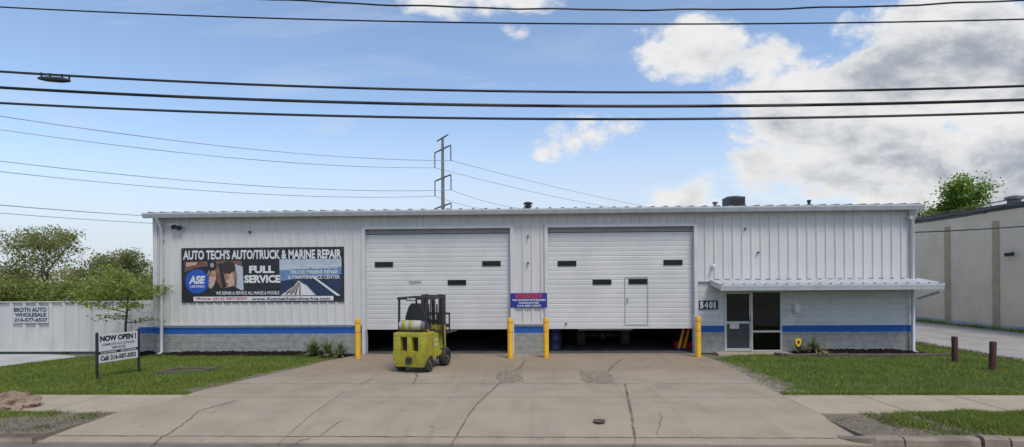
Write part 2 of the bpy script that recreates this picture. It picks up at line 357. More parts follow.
# driveway: left and right edge by measured pixels, apron dipping to the road
Ledge = [xy(352, 356.5), xy(330, 360), xy(305, 367), xy(250, 379), xy(196, 392), xy(160, 403), xy(124, 411), xy(70, 425), xy(30, 437)]
Redge = [xy(700, 355), xy(712, 359), xy(736, 370), xy(783, 395), xy(820, 414), xy(845, 426), xy(866, 435), xy(872, 438)]
def edge_x(edge, y):
    e = sorted(edge, key=lambda p: p[1])
    if y <= e[0][1]: return e[0][0]
    for a, b in zip(e, e[1:]):
        if y <= b[1]: return a[0] + (b[0] - a[0]) * (y - a[1]) / (b[1] - a[1])
    return e[-1][0]
YB = 17.02
def drive_z(y): return .006 if y > 9.5 else .006 - (9.5 - y) / (9.5 - YK0) * .105
mb = MB(); rows = list(np.linspace(YK0, 9.5, 8)) + list(np.linspace(9.9, YB, 16)); nx = 20; grid = []
for y in rows:
    a, b = edge_x(Ledge, y), edge_x(Redge, y); 
    if y > 16.6: a, b = edge_x(Ledge, y), edge_x(Redge, y)
    grid.append([(a + (b - a) * i / nx, y, drive_z(y)) for i in range(nx + 1)])
for r0, r1 in zip(grid, grid[1:]):
    for i in range(nx): mb.quad(r0[i], r0[i + 1], r1[i + 1], r1[i])
for sgn, col in ((0, 0), (1, nx)):
    for r0, r1 in zip(grid, grid[1:]):
        a, b = r0[col], r1[col]; mb.quad(a, b, (b[0], b[1], -.17), (a[0], a[1], -.17))
f0 = grid[0]; mb.quad(f0[0], f0[-1], (f0[-1][0], f0[-1][1], -.17), (f0[0][0], f0[0][1], -.17))
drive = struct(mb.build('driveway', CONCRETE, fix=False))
# joints and cracks: thin dark seams lying in the slab
def seam(pts, w, mb, jit=.0, lift=.004, step=.12):
    P = []
    for a, b in zip(pts, pts[1:]):
        n = max(1, int(math.hypot(b[0] - a[0], b[1] - a[1]) / step))
        P += [(a[0] + (b[0] - a[0]) * i / n, a[1] + (b[1] - a[1]) * i / n) for i in range(n)]
    P.append(pts[-1]); P = [(x + random.gauss(0, jit), y + random.gauss(0, jit)) for x, y in P]
    L = []
    for i, p in enumerate(P):
        q0, q1 = P[max(i - 1, 0)], P[min(i + 1, len(P) - 1)]; dx, dy = q1[0] - q0[0], q1[1] - q0[1]; d = math.hypot(dx, dy) or 1
        ww = w * (random.uniform(.5, 1.4) if jit else 1) / 2
        z = drive_z(p[1]) + lift
        L.append(((p[0] - dy / d * ww, p[1] + dx / d * ww, z), (p[0] + dy / d * ww, p[1] - dx / d * ww, z)))
    for a, b in zip(L, L[1:]): mb.quad(a[0], a[1], b[1], b[0])
mb = MB()
for py in (384.0, 397.5):
    a, b = xy(512, py); y = b; seam([(edge_x(Ledge, y) + .05, y), (edge_x(Redge, y) - .05, y)], .012, mb, .004)
y = 8.32; seam([(edge_x(Ledge, y) + .05, y), (edge_x(Redge, y) - .05, y)], .03, mb, .006)
seam([xy(499, 384), xy(476, 405), xy(449, 441)], .035, mb, .006); seam([xy(625, 384), xy(631, 412), xy(636, 441)], .045, mb, .006)
seam([xy(345, 391), xy(330, 402), xy(277, 438)], .012, mb, .003)
seam([xy(250, 384), (edge_x(Ledge, 12.1), 12.1)], .012, mb)
jo = mb.build('joint', JOINT, drive, fix=False)
mb = MB()
for c, w in (([(236, 401), (215, 407), (198, 412), (182, 423), (165, 431), (150, 440)], .04), ([(416, 371), (417, 377), (413, 384)], .06), ([(380, 378), (360, 384), (346, 388)], .02),
             ([(525, 361), (521, 367), (515, 371), (505, 374)], .045), ([(620, 361), (612, 367), (607, 373)], .04), ([(622, 359), (614, 364), (608, 372)], .02), ([(660, 413), (662, 420), (655, 430)], .02),
             ([(310, 433), (290, 438), (277, 442)], .03), ([(340, 420), (318, 432)], .025), ([(636, 440), (642, 443), (650, 443)], .06), ([(640, 405), (700, 401)], .01), ([(695, 362), (706, 371)], .012)):
    seam([xy(*p) for p in c], w * .55, mb, .016, .008, .08)
mb.build('crack', CRACK, drive, fix=False)
# broken, gravelly patches by the doors
PATCH = mat('patch_rubble', (.20, .168, .122), 1, (.28, .235, .17), 7, bump=1, bscale=40)
def stones(name, pts, size, m, parent=None):
    mb = MB()
    for (x, y, z) in pts:
        r = size * random.uniform(.4, 1.5); base = [(1, 0, 0), (0, 1, 0), (-1, 0, 0), (0, -1, 0), (0, 0, 1), (0, 0, -1), (.7, .7, .3), (-.6, .7, -.2)]
        vs = [(x + a * r * random.uniform(.6, 1.2), y + b * r * random.uniform(.6, 1.2), z + c * r * random.uniform(.4, .8)) for a, b, c in base[:6]]
        mb.add(vs, [(0, 1, 4), (1, 2, 4), (2, 3, 4), (3, 0, 4), (1, 0, 5), (2, 1, 5), (3, 2, 5), (0, 3, 5)])
    return mb.build(name, m, parent, fix=False)
STONE = mat('stone_grit', (.28, .24, .185), .95, (.19, .16, .12), 8, island=(.02, .7))
for (x0, x1, y0, y1) in ((583, 618, 371, 383.5), (494, 523, 370, 383.5)):
    c0, c1 = xy((x0 + x1) / 2, y1), xy((x0 + x1) / 2, y0); xa, xb = xy(x0, y1)[0], xy(x1, y1)[0]; mb = MB(); pts = []
    cxp, cyp = (xa + xb) / 2, (c0[1] + c1[1]) / 2; rx, ry = (xb - xa) / 2, (c1[1] - c0[1]) / 2
    ring = []
    for i in range(28):
        a = 2 * math.pi * i / 28; k = random.uniform(.8, 1.12); ca, sa = math.cos(a), math.sin(a)
        ca = math.copysign(abs(ca) ** .6, ca); sa = math.copysign(abs(sa) ** .6, sa); ring.append((cxp + rx * ca * k, cyp + ry * sa * k, .0105))
    mb.poly(ring); mb.build('patch', PATCH, drive, fix=False)
    for i in range(150):
        pts.append((cxp + rx * random.uniform(-1, 1), cyp + ry * random.uniform(-1, 1), .014))
    o = stones('grit', pts, .016, STONE, drive); o['kind'] = 'stuff'
# sidewalks
YS0, YS1 = 9.52, 11.02
def slab_strip(x0, x1, name, inset0=None, inset1=None):
    mb = MB(); 
    a0 = inset0 or (lambda y: x0); b0 = inset1 or (lambda y: x1); rows = np.linspace(YS0, YS1, 5)
    for p, q in zip(rows, rows[1:]):
        mb.quad((a0(p), p, .002), (b0(p), p, .002), (b0(q), q, .002), (a0(q), q, .002))
    mb.quad((a0(YS0), YS0, .002), (b0(YS0), YS0, .002), (b0(YS0), YS0, -.17), (a0(YS0), YS0, -.17))
    return struct(mb.build(name, WALK, fix=False))
sw1 = slab_strip(-60, 0, 'sidewalk', None, lambda y: edge_x(Ledge, y) + .02)
sw2 = slab_strip(0, 60, 'sidewalk', lambda y: edge_x(Redge, y) - .02, None)
mb = MB()
x = 9.05
def flat_seam(mb, a, b, w, z): 
    dx, dy = b[0] - a[0], b[1] - a[1]; d = math.hypot(dx, dy); nx_, ny_ = -dy / d * w / 2, dx / d * w / 2
    mb.quad((a[0] + nx_, a[1] + ny_, z), (a[0] - nx_, a[1] - ny_, z), (b[0] - nx_, b[1] - ny_, z), (b[0] + nx_, b[1] + ny_, z))
for k in range(8): flat_seam(mb, (6.95 + 1.52 * k + (.35 if k else 0), YS0), (6.95 + 1.52 * k + (.35 if k else 0), YS1), .016, .0055)
mb.build('joint', JOINT, sw2, fix=False)
mb = MB()
for k in range(8): flat_seam(mb, (-9.3 - 1.52 * k, YS0), (-9.3 - 1.52 * k, YS1), .012, .0055)
mb.build('joint', JOINT, sw1, fix=False)
# kerbs
def kerb(x0, x1, z1=.0, tip=None):
    mb = MB(); n = max(1, int((x1 - x0) / .25)); P = []
    for i in range(n + 1):
        x = x0 + (x1 - x0) * i / n; j = random.gauss(0, .006); h = z1 + random.gauss(0, .004)
        P.append([(x, YK0 + j, -.17), (x, YK0 + .012 + j, h - .035), (x, YK0 + .05 + j, h), (x, YK1, h), (x, YK1, -.17)])
    for a, b in zip(P, P[1:]):
        for k in range(4): mb.quad(a[k], b[k], b[k + 1], a[k + 1])
    mb.poly(P[0]); mb.poly(P[-1]); return struct(mb.build('kerb', KERB, smooth=35))
kx = xy(876, 438)[0]
gap0 = P_y(981, 440, YK0).x; gap1 = P_y(986, 440, YK0).x; gap2 = P_y(1011, 440, YK0).x; gap3 = P_y(1013, 440, YK0).x
kerb(kx, P_y(905, 440, YK0).x); kerb(P_y(906, 440, YK0).x, gap0); kerb(gap1, gap2, .012); kerb(gap3, 40, -.005)
# curved return at the driveway corner
mb = MB(); x1k, = (kx,); 
ret = [(kx, YK0, .0), (kx - .12, YK0 + .02, -.02), (kx - .3, YK0 + .10, -.05), (kx - .42, YK0 + .24, -.07)]
mb2 = []
for (x, y, z) in ret: mb2.append([(x, y, -.17), (x, y + .01, z), (x + .05, y + .16, z + .006), (x + .06, y + .2, -.17)])
for a, b in zip(mb2, mb2[1:]):
    for k in range(3): mb.quad(a[k], b[k], b[k + 1], a[k + 1])
mb.poly(mb2[0]); mb.poly(mb2[-1]); struct(mb.build('kerb', KERB, smooth=40))
lx = xy(24, 440)[0]
kerb(-40, lx, -.075)
# lawns, verges, beds
def sheet(name, pts, z, m, kind='structure', depth=None):
    mb = MB(); top = [(x, y, z) for x, y in pts]
    if depth: mb.prism([(x, y, z - depth) for x, y in pts], top)
    else: mb.poly(top)
    return struct(mb.build(name, m, fix=bool(depth)), kind)
lawnL = [(-60, 10.98), (edge_x(Ledge, 11.0) + .1, 10.98)] + [(px, py) for px, py in reversed([p for p in Ledge if p[1] > 11.2])] + [xy(352, 355), (-12.2, 17.1), (-12.9, 16.2), xy(75, 357.5), xy(0, 367), (-60, 14)]
XLANE = P_z(1015, 360)[0]
lawnR = [(edge_x(Redge, 11.0) - .1, 10.98), (XLANE + .3, 10.98), (XLANE, 15.0), (XLANE - .1, 22), xy(914, 346), (13.3, 17.0), xy(783, 357), xy(712, 359), xy(736, 370), xy(783, 395)]
lawnR = [(edge_x(Redge, 11.0) - .1, 10.98), (XLANE + .3, 10.98), (XLANE, 15.0), (XLANE - .1, 24), (13.0, 24), (13.0, 17.1), (6.6, 17.1), (6.6, 16.6), xy(712, 359), xy(736, 370), xy(770, 388)]
sheet('lawn', lawnL, -.008, LAWN); sheet('lawn', lawnR, -.008, LAWN)
vergeL = [(-60, YK1), (edge_x(Ledge, YK1), YK1)] + [(px + .03, py) for px, py in sorted([p for p in Ledge if p[1] < 9.6], key=lambda p: p[1])] + [(edge_x(Ledge, 9.56), 9.56), (-60, 9.56)]
vergeR = [(edge_x(Redge, 8.4) - .02, 8.4), (edge_x(Redge, 8.3), YK1), (60, YK1), (60, 9.56), (edge_x(Redge, 9.56) - .03, 9.56), (edge_x(Redge, 9.0) - .03, 9.0)]
sheet('verge', vergeL, -.014, VERGE, depth=.2); sheet('verge', vergeR, -.012, VERGE, depth=.2)
sheet('lane', [(XLANE, 8.4), (40, 8.4), (40, 75), (XLANE - .2, 75), (XLANE - .1, 22), (XLANE, 15)], -.004, LANE)
sheet('parking_pad', [xy(76, 357.2), xy(74, 356), (-16.5, 17.1), (-60, 17.1), (-60, 14.6), xy(0, 366.5)], .004, mat('pad_concrete', (.42, .41, .39), .9, (.34, .33, .31), 1, bump=.2, bscale=80))
for nm, e, lo_, sg, wd in (('soil_edge', Ledge, 11.1, -1, .75), ('soil_edge', Redge, 11.1, 1, .8)):
    mb = MB(); prev = None
    for y in np.linspace(lo_, 15.6, 40):
        x = edge_x(e, y); w = wd * (.35 + .65 * random.random()) * (1 if y < 14.5 else .5); cur = ((x - sg * .1, y, -.003), (x + sg * w, y, -.003))
        if prev: mb.quad(prev[0], prev[1], cur[1], cur[0])
        prev = cur
    struct(mb.build(nm, VERGE, fix=False))
def inside(pts, poly):
    x, y = pts[:, 0], pts[:, 1]; c = np.zeros(len(pts), bool); n = len(poly)
    for i in range(n):
        x0, y0 = poly[i]; x1, y1 = poly[(i + 1) % n]
        cond = ((y0 > y) != (y1 > y)); xi = (x1 - x0) * (y - y0) / ((y1 - y0) or 1e-9) + x0; c ^= cond & (x < xi)
    return c
def vnoise(x, y, s, seed=0):
    x = x / s + seed * 17.3; y = y / s + seed * 5.1; xi = np.floor(x); yi = np.floor(y); fx = x - xi; fy = y - yi
    h = lambda a, b: np.modf(np.abs(np.sin(a * 127.1 + b * 311.7 + seed) * 43758.5453))[0]
    fx = fx * fx * (3 - 2 * fx); fy = fy * fy * (3 - 2 * fy)
    return (h(xi, yi) * (1 - fx) + h(xi + 1, yi) * fx) * (1 - fy) + (h(xi, yi + 1) * (1 - fx) + h(xi + 1, yi + 1) * fx) * fy
def grass(poly, n, h, w, m, xr=None, keep=None, seed=1, hvar=.5, z=-.01):
    r = np.random.default_rng(seed); a = np.array(poly); lo = a.min(0); hi = a.max(0)
    if xr: lo[0] = max(lo[0], xr[0]); hi[0] = min(hi[0], xr[1])
    p = r.uniform(lo, hi, (n, 2)); p = p[inside(p, poly)]
    if keep is not None: p = p[keep(p[:, 0], p[:, 1]) > r.uniform(0, 1, len(p))]
    k = len(p); th = r.uniform(0, 2 * np.pi, k); hh = h * r.uniform(1 - hvar, 1 + hvar, k) * (.6 + .8 * vnoise(p[:, 0], p[:, 1], .6, 3))
    ww = w * r.uniform(.6, 1.3, k); lean = r.normal(0, .45, (k, 2)) * hh[:, None]
    v = np.zeros((k, 3, 3)); dx = np.cos(th) * ww / 2; dy = np.sin(th) * ww / 2
    v[:, 0, 0] = p[:, 0] - dx; v[:, 0, 1] = p[:, 1] - dy; v[:, 1, 0] = p[:, 0] + dx; v[:, 1, 1] = p[:, 1] + dy
    v[:, :2, 2] = z; v[:, 2, 0] = p[:, 0] + lean[:, 0]; v[:, 2, 1] = p[:, 1] + lean[:, 1]; v[:, 2, 2] = z + hh
    me = bpy.data.meshes.new('grass'); me.vertices.add(3 * k); me.vertices.foreach_set('co', v.reshape(-1))
    me.loops.add(3 * k); me.loops.foreach_set('vertex_index', np.arange(3 * k, dtype=np.int32)); me.polygons.add(k)
    me.polygons.foreach_set('loop_start', np.arange(0, 3 * k, 3, dtype=np.int32)); me.polygons.foreach_set('loop_total', np.full(k, 3, dtype=np.int32)); me.update(); me.validate()
    me.materials.append(m); o = bpy.data.objects.new('grass', me); COL.objects.link(o); o['kind'] = 'stuff'; return o
bare = lambda x, y: .25 + 1.2 * (vnoise(x, y, .9, 5) * .6 + vnoise(x, y, .3, 6) * .4)
edgeL = np.vectorize(lambda y: edge_x(Ledge, y)); edgeR = np.vectorize(lambda y: edge_x(Redge, y))
grass(lawnL, 190000, .055, .014, GRASS, (-19, -4), lambda x, y: bare(x, y) * np.clip((edgeL(y) - x) * 2.2 - .25 + 1.2 * (vnoise(x, y, .35, 11) - .5), .03, 1), 1)
grass(lawnR, 190000, .055, .014, GRASS, (5, 16.5), lambda x, y: bare(x, y) * np.clip((x - edgeR(y)) * 2.0 - .35 + 1.2 * (vnoise(x, y, .35, 12) - .5), .03, 1), 2)
gl = xy(55, 409)
grass(vergeL, 42000, .05, .012, GRASS, (-12, -6), lambda x, y: np.clip((y - 9.12 + .5 * (vnoise(x, y, .5, 8) - .5)) * 2.2, 0.02, 1) * np.clip((xy(84, 408)[0] - x + .5 * (vnoise(x, y, .4, 13) - .5)) * 1.6, .04, 1), 3)
grass(vergeL, 9000, .05, .012, DRYGRASS, (-12, -6), lambda x, y: vnoise(x, y, .35, 9) ** 2, 4)
grass(vergeR, 120000, .075, .013, GRASS, (6, 13), lambda x, y: np.clip((x - 6.3 - (9.5 - y) * .45 + 1.0 * (vnoise(x, y, .5, 4) - .5)) * 1.1, .03, 1) * (.55 + .45 * np.clip((y - 8.45) * 4 + vnoise(x, y, .3, 4) - .3, 0, 1)), 5)
grass(vergeR, 14000, .05, .012, DRYGRASS, (6, 11), lambda x, y: vnoise(x, y, .35, 2) ** 2, 6)
# ragged edges hanging over the walks
for yy_, xr in ((11.02, (-14, edge_x(Ledge, 11))), (11.02, (edge_x(Redge, 11), 15))):
    grass([(xr[0], yy_ - .05), (xr[1], yy_ - .05), (xr[1], yy_ + .12), (xr[0], yy_ + .12)], 9000, .06, .014, GRASS, None, None, int(abs(xr[0]) * 10), z=0)
grass([(XLANE - .2, 11), (XLANE + .35, 11), (XLANE + .2, 24), (XLANE - .3, 24)], 7000, .07, .015, DRYGRASS, None, None, 12, z=-.004)
# gravel by the right edge of the driveway, and fine grit along it
gp = []
for i in range(1500):
    s_ = random.random(); a = xy(722 + 66 * s_, 366 + 30 * s_); gp.append((a[0] + abs(random.gauss(0, .28)) - .1, a[1] + random.gauss(0, .1), .0))
o = stones('gravel', gp, .020, STONE); struct(o, 'stuff')
gp = []
for i in range(900):
    s_ = random.random(); a = xy(308 - 110 * s_, 367 + 24 * s_); gp.append((a[0] - abs(random.gauss(0, .22)) + .05, a[1] + random.gauss(0, .08), -.004))
for i in range(900):
    y = random.uniform(8.25, 9.3); gp.append((edge_x(Ledge, y) - abs(random.gauss(0, 1.0)), y, -.012))
for i in range(900):
    y = random.uniform(8.3, 9.4); gp.append((edge_x(Redge, y) + abs(random.gauss(0, 1.0)), y, -.010))
o = stones('gravel', gp, .014, mat('soil_grit', (.17, .14, .105), 1, (.11, .09, .07), 8, island=(.02, .7))); struct(o, 'stuff')

# ================================================================== WORKSHOP BUILDING
YF = 17.0
def FX(px, py=285): return P_y(px, py, YF).x
def FZ(px, py, Y=YF): return P_y(px, py, Y).z
xl, xr = FX(155.5), FX(912.5)
d1L, d1R, d2L, d2R = FX(365.5), FX(510.5), FX(548), FX(694)
eave = (FZ(150, 212.5, 16.8) + FZ(912, 205.5, 16.8)) / 2
head = (FZ(438, 229) + FZ(620, 226.5)) / 2
zpanel = 1.03
zpanelR = FZ(800, 279.5)
xbr = FX(718, 300)                    # right edge of block pier; metal comes lower left of it
dbot = (FZ(438, 328.5) + FZ(620, 327)) / 2
eL, eM, eR = FX(724.5, 320), FX(752, 320), FX(782, 320)
ezt = FZ(752, 291)
DEPTH = 20.0; YBK = YF + DEPTH
xc = (xl + xr) / 2
shop = thing('repair_shop', 'long low white metal repair shop with two roll-up doors, blue stripe and small office entrance', 'building', (0, 0, 0))
# masonry
mb = MB(); T0, T1 = YF + .02, YF + .24
mb.box(xl + .02, d1L - .05, T0, T1, 0, eave - .1); mb.box(d1R + .05, d2L - .05, T0, T1, 0, eave - .1)
mb.box(d2R + .05, eL, T0, T1, 0, eave - .1); mb.box(eL, eR, T0, T1, ezt, eave - .1); mb.box(eR, xr - .02, T0, T1, 0, eave - .1)
mb.box(d1L - .05, d1R + .05, T0, T1, head + .02, eave - .1); mb.box(d2L - .05, d2R + .05, T0, T1, head + .02, eave - .1)
mb.build('block_wall', BLOCK, shop)
# side and back walls of sheet steel
mb = MB(); mb.box(xl + .02, xl + .2, T1, YBK - .2, 0, eave - .1); mb.box(xr - .2, xr - .02, T1, YBK - .2, 0, eave - .1); mb.box(xl + .02, xr - .02, YBK - .2, YBK, 0, eave - .1)
zr = lambda y: eave + .075 * (min(y, 27) - 16.78) - .075 * max(0, y - 27)
for x0, x1 in ((xl + .02, xl + .2), (xr - .2, xr - .02)):
    mb.prism([(x0, T1, eave - .11), (x0, YBK, eave - .11), (x0, YBK, zr(YBK) - .1), (x0, 27, zr(27) - .1), (x0, T1, zr(T1) - .1)], [(x1, T1, eave - .11), (x1, YBK, eave - .11), (x1, YBK, zr(YBK) - .1), (x1, 27, zr(27) - .1), (x1, T1, zr(T1) - .1)])
mb.build('side_wall', WHITE_STEEL, shop)
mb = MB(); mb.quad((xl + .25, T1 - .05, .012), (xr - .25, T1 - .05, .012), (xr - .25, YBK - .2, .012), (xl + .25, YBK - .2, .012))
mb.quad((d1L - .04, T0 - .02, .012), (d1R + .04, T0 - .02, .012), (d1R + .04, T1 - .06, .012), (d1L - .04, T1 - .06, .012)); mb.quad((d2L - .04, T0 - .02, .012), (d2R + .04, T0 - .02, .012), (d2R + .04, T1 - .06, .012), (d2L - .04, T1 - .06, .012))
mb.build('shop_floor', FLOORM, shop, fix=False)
# dark interior partitions (office at right, back of the bays)
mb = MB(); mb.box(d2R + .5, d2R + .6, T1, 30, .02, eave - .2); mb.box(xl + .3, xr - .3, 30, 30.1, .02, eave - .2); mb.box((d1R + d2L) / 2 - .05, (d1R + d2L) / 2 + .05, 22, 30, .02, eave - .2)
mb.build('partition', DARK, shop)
# ribbed siding
def siding():
    pitch = (xr - xl) / 84.0; prof = []
    for i in range(84):
        x = xl + pitch * i
        prof += [(x, 0), (x + pitch * .70, 0), (x + pitch * .78, -.034), (x + pitch * .92, -.034)]
    prof.append((xr, 0)); cuts = [d1L, d1R, d2L, d2R, xbr]
    def yat(x):
        for a, b in zip(prof, prof[1:]):
            if a[0] <= x <= b[0]: return a[1] + (b[1] - a[1]) * (x - a[0]) / max(b[0] - a[0], 1e-9)
    pts = sorted(prof + [(c, yat(c)) for c in cuts]); mb = MB()
    for a, b in zip(pts, pts[1:]):
        xm = (a[0] + b[0]) / 2
        z0 = zpanel if xm < d1L else head if xm < d1R else zpanel if xm < d2L else head if xm < d2R else zpanelR
        y0 = YF - .004
        if b[0] - a[0] > 1e-5: mb.quad((a[0], y0 + a[1], z0), (b[0], y0 + b[1], z0), (b[0], y0 + b[1], eave - .02), (a[0], y0 + a[1], eave - .02))
    # shallow stiffening beads in each pan
    for i in range(84):
        for k in (.36,):
            x = xl + pitch * (i + k)
            if not (d1L - .03 < x < d1R or d2L - .03 < x < d2R):
                z0 = zpanel if x < d2L else zpanelR
                mb.add([(x - .014, YF - .0045, z0), (x, YF - .007, z0), (x + .014, YF - .0045, z0), (x - .014, YF - .0045, eave - .03), (x, YF - .007, eave - .03), (x + .014, YF - .0045, eave - .03)], [(0, 1, 4, 3), (1, 2, 5, 4)])
    return mb.build('metal_siding', WHITE_STEEL, shop, fix=False)
siding()
# trims: corner, base flashing, jambs
mb = MB()
mb.box(xl - .05, xl + .10, YF - .048, YF + .3, zpanel, eave - .03); mb.box(xr - .12, xr + .04, YF - .048, YF + .3, zpanelR, eave - .03)
mb.box(xl, d1L - .12, YF - .046, YF + .0, zpanel - .055, zpanel - .002); mb.box(d1R + .12, d2L - .12, YF - .046, YF + .0, zpanel - .055, zpanel - .002)
mb.box(d2R + .12, xr - .12, YF - .046, YF + .0, zpanelR - .05, zpanelR - .002)
mb.box(xl + .1, xr - .12, YF - .044, YF - .006, eave - .09, eave - .025)
mb.build('wall_trim', TRIM, shop)
for a, b in ((d1L, d1R), (d2L, d2R)):
    mb = MB(); mb.box(a - .11, a, YF - .06, YF + .22, 0.008, head + .10); mb.box(b, b + .11, YF - .06, YF + .22, .008, head + .10); mb.box(a, b, YF - .06, YF + .22, head, head + .10); mb.build('door_surround', TRIM, shop)
# roof with standing ribs
mb = MB(); y0 = 16.74
mb.prism([(xl - .1, y0, eave - .0), (xl - .1, 27, zr(27)), (xl - .1, YBK + .2, zr(YBK)), (xl - .1, YBK + .2, zr(YBK) - .08), (xl - .1, 27, zr(27) - .08), (xl - .1, y0, eave - .06)],
         [(xr + .1, y0, eave - .0), (xr + .1, 27, zr(27)), (xr + .1, YBK + .2, zr(YBK)), (xr + .1, YBK + .2, zr(YBK) - .08), (xr + .1, 27, zr(27) - .08), (xr + .1, y0, eave - .06)])
roof = mb.build('roof', ROOF, shop)
mb = MB(); nr = 60
for i in range(nr + 1):
    x = xl + (xr - xl) * i / nr
    a = [(x - .06, y0 - .03, eave + .002), (x + .06, y0 - .03, eave + .002), (x + .03, y0 - .03, eave + .042), (x - .03, y0 - .03, eave + .042)]
    b = [(p[0], 27, p[2] - eave + zr(27)) for p in a]; mb.prism(a, b)
mb.build('roof_rib', RIB_END, roof)
mb = MB()   # vent stacks
p = P_y(528, 205, 19); mb.lathe((p.x, 19, zr(19) - .1), (0, 0, 1), [(.09, 0), (.09, .30), (.15, .30), (.15, .34), (.10, .36), (.10, .40), (.17, .40), (.17, .46), (.05, .50)], 14)
mb.build('roof_vent', BLACKM, roof, smooth=30)
mb = MB(); p = P_y(715, 203, 19.5); mb.lathe((p.x, 19.5, zr(19.5) - .1), (0, 0, 1), [(.055, 0), (.055, .38), (.10, .38), (.10, .44), (.02, .46)], 12); mb.build('roof_vent', GREYM, roof, smooth=30)
mb = MB(); p = P_y(809, 204, 19); mb.lathe((p.x, 19, zr(19) - .1), (0, 0, 1), [(.05, 0), (.05, .36), (.07, .37), (.07, .44), (.02, .45)], 12); mb.build('roof_vent', BLACKM, roof, smooth=30)
mb = MB(); p = P_y(640, 207, 18); mb.lathe((p.x, 18, zr(18) - .1), (0, 0, 1), [(.07, 0), (.07, .15), (.10, .16), (.06, .21)], 12); mb.build('roof_vent', BLACKM, roof, smooth=30)
# gutter and downspouts
mb = MB(); g0, g1 = 16.62, 16.76; gz = eave
sec = [(g1, gz - .17), (g0 + .05, gz - .17), (g0 + .02, gz - .10), (g0, gz - .05), (g0, gz - .005), (g0 + .02, gz - .005), (g0 + .03, gz - .06), (g1, gz - .06)]
mb.prism([(xl - .18, y, z) for y, z in sec], [(xr + .15, y, z) for y, z in sec]); mb.box(xl - .1, xr + .1, g1, YF - .05, gz - .10, gz - .062)
mb.build('gutter', GUTTER, shop)
def downspout(pts, r=.045):
    mb = MB(); mb.tube(pts, r, 8); return mb.build('downspout', GUTTER, shop, smooth=50)
xd = FX(163.5)
downspout([(xd, 16.70, eave - .17), (xd, 16.74, eave - .26), (xd, YF - .10, eave - .50), (xd, YF - .10, .12), (xd, YF - .16, .05), (xd, YF - .3, .03)], .052)
xd2 = FX(910.5)
downspout([(xd2, 16.70, eave - .17), (xd2, 16.74, eave - .26), (xd2, YF - .10, eave - .5), (xd2, YF - .10, .12), (xd2, YF - .16, .05), (xd2, YF - .3, .03)], .052)
for zz in (1.2, 2.6, 3.9):
    mb = MB(); mb.box(xd - .07, xd + .07, YF - .11, YF - .04, zz, zz + .03); mb.build('downspout_strap', TRIM, shop)
# wing wall left of the corner
wx0 = P_y(139, 330, 17.3).x; wz = P_y(150, 300.5, 17.3).z
mb = MB(); mb.box(wx0, xl + .0, 17.3, 17.5, 0, wz); mb.build('wing_wall', BLOCK, shop)
# roll-up doors
def rollup(a, b, panes, blocked=None, wicket=None):
    mb = MB(); z = dbot; yb = YF + .13; n = int(round((head - .16 - dbot) / .158)); st = (head - .16 - dbot) / n
    for i in range(n):
        z0 = dbot + i * st; z1 = z0 + st
        prof = [(yb - .008, z0), (yb - .013, z0 + .012), (yb - .013, z1 - .035), (yb - .006, z1 - .014), (yb - .008, z1)]
        for p, q in zip(prof, prof[1:]): mb.quad((a, p[0], p[1]), (b, p[0], p[1]), (b, q[0], q[1]), (a, q[0], q[1]))
    mb.quad((a, yb, dbot), (b, yb, dbot), (b, yb + .05, dbot), (a, yb + .05, dbot)); mb.quad((a, yb + .05, dbot), (b, yb + .05, dbot), (b, yb + .05, head - .16), (a, yb + .05, head - .16))
    d = mb.build('garage_door', DOOR_STEEL, shop, fix=False)
    mb = MB(); mb.box(a, b, yb - .03, yb + .03, dbot - .05, dbot - .001); mb.build('bottom_seal', TRIM, d)
    mb = MB(); mb.box(a, b, yb - .012, yb + .04, head - .15, head - .005); mb.build('header_shade_panel', mat('header_shade_grey', (.27, .28, .29), .5, (.22, .23, .24), 3), d); mb = MB(); mb.box(a, b, yb - .016, yb + .04, head - .172, head - .152); mb.build('header_dark_line', BLACKM, d)  # strip coloured grey as the shadow between header and door, dark line below
    for (px, py) in panes:
        c = P_y(px, py, yb - .02); fr = MB(); w, h = .31, .088
        for (x0, x1, z0, z1) in ((-w, w, h - .018, h), (-w, w, -h, -h + .018), (-w, -w + .018, -h + .018, h - .018), (w - .018, w, -h + .018, h - .018)):
            fr.box(c.x + x0, c.x + x1, yb - .034, yb - .005, c.z + z0, c.z + z1)
        f = fr.build('window', BLACKM, d); pn = MB(); pn.box(c.x - w + .012, c.x + w - .012, yb - .028, yb - .008, c.z - h + .012, c.z + h - .012); pn.build('pane', PANE, f)
    return d, yb
g1d, yb = rollup(d1L, d1R, [(384, 264.5), (491.5, 263.5), (457, 282.5)])
c = P_y(415, 282.5, yb - .02); mb = MB()
pts = [(-.30, .03), (-.18, .09), (.02, .06), (.12, .09), (.28, .03), (.2, -.04), (.05, -.03), (-.1, -.08), (-.22, -.05)]
mb.poly([(c.x + x * .8, yb - .0225, c.z + z * .9) for x, z in pts]); o = mb.build('worn_mark', mat('worn_grey', (.34, .37, .34), .6, (.24, .27, .25), 9), g1d, fix=False)
g2d, yb = rollup(d2L, d2R, [(567, 263.5), (673, 262.5), (602, 282), (638, 281.5)])
a, b = P_y(624.5, 300, yb).x, P_y(648, 300, yb).x; z0, z1 = P_y(636, 325, yb).z, P_y(636, 277, yb).z
mb = MB(); w = .025
for (x0, x1, za, zb) in ((a, a + w, z0, z1), (b - w, b, z0, z1), (a + w, b - w, z1 - w, z1), (a + w, b - w, z0, z0 + w)): mb.box(x0, x1, yb - .03, yb - .004, za, zb)
wk = mb.build('walk_door', mat('door_edge_grey', (.33, .34, .345), .5, (.28, .285, .29), 5), g2d)
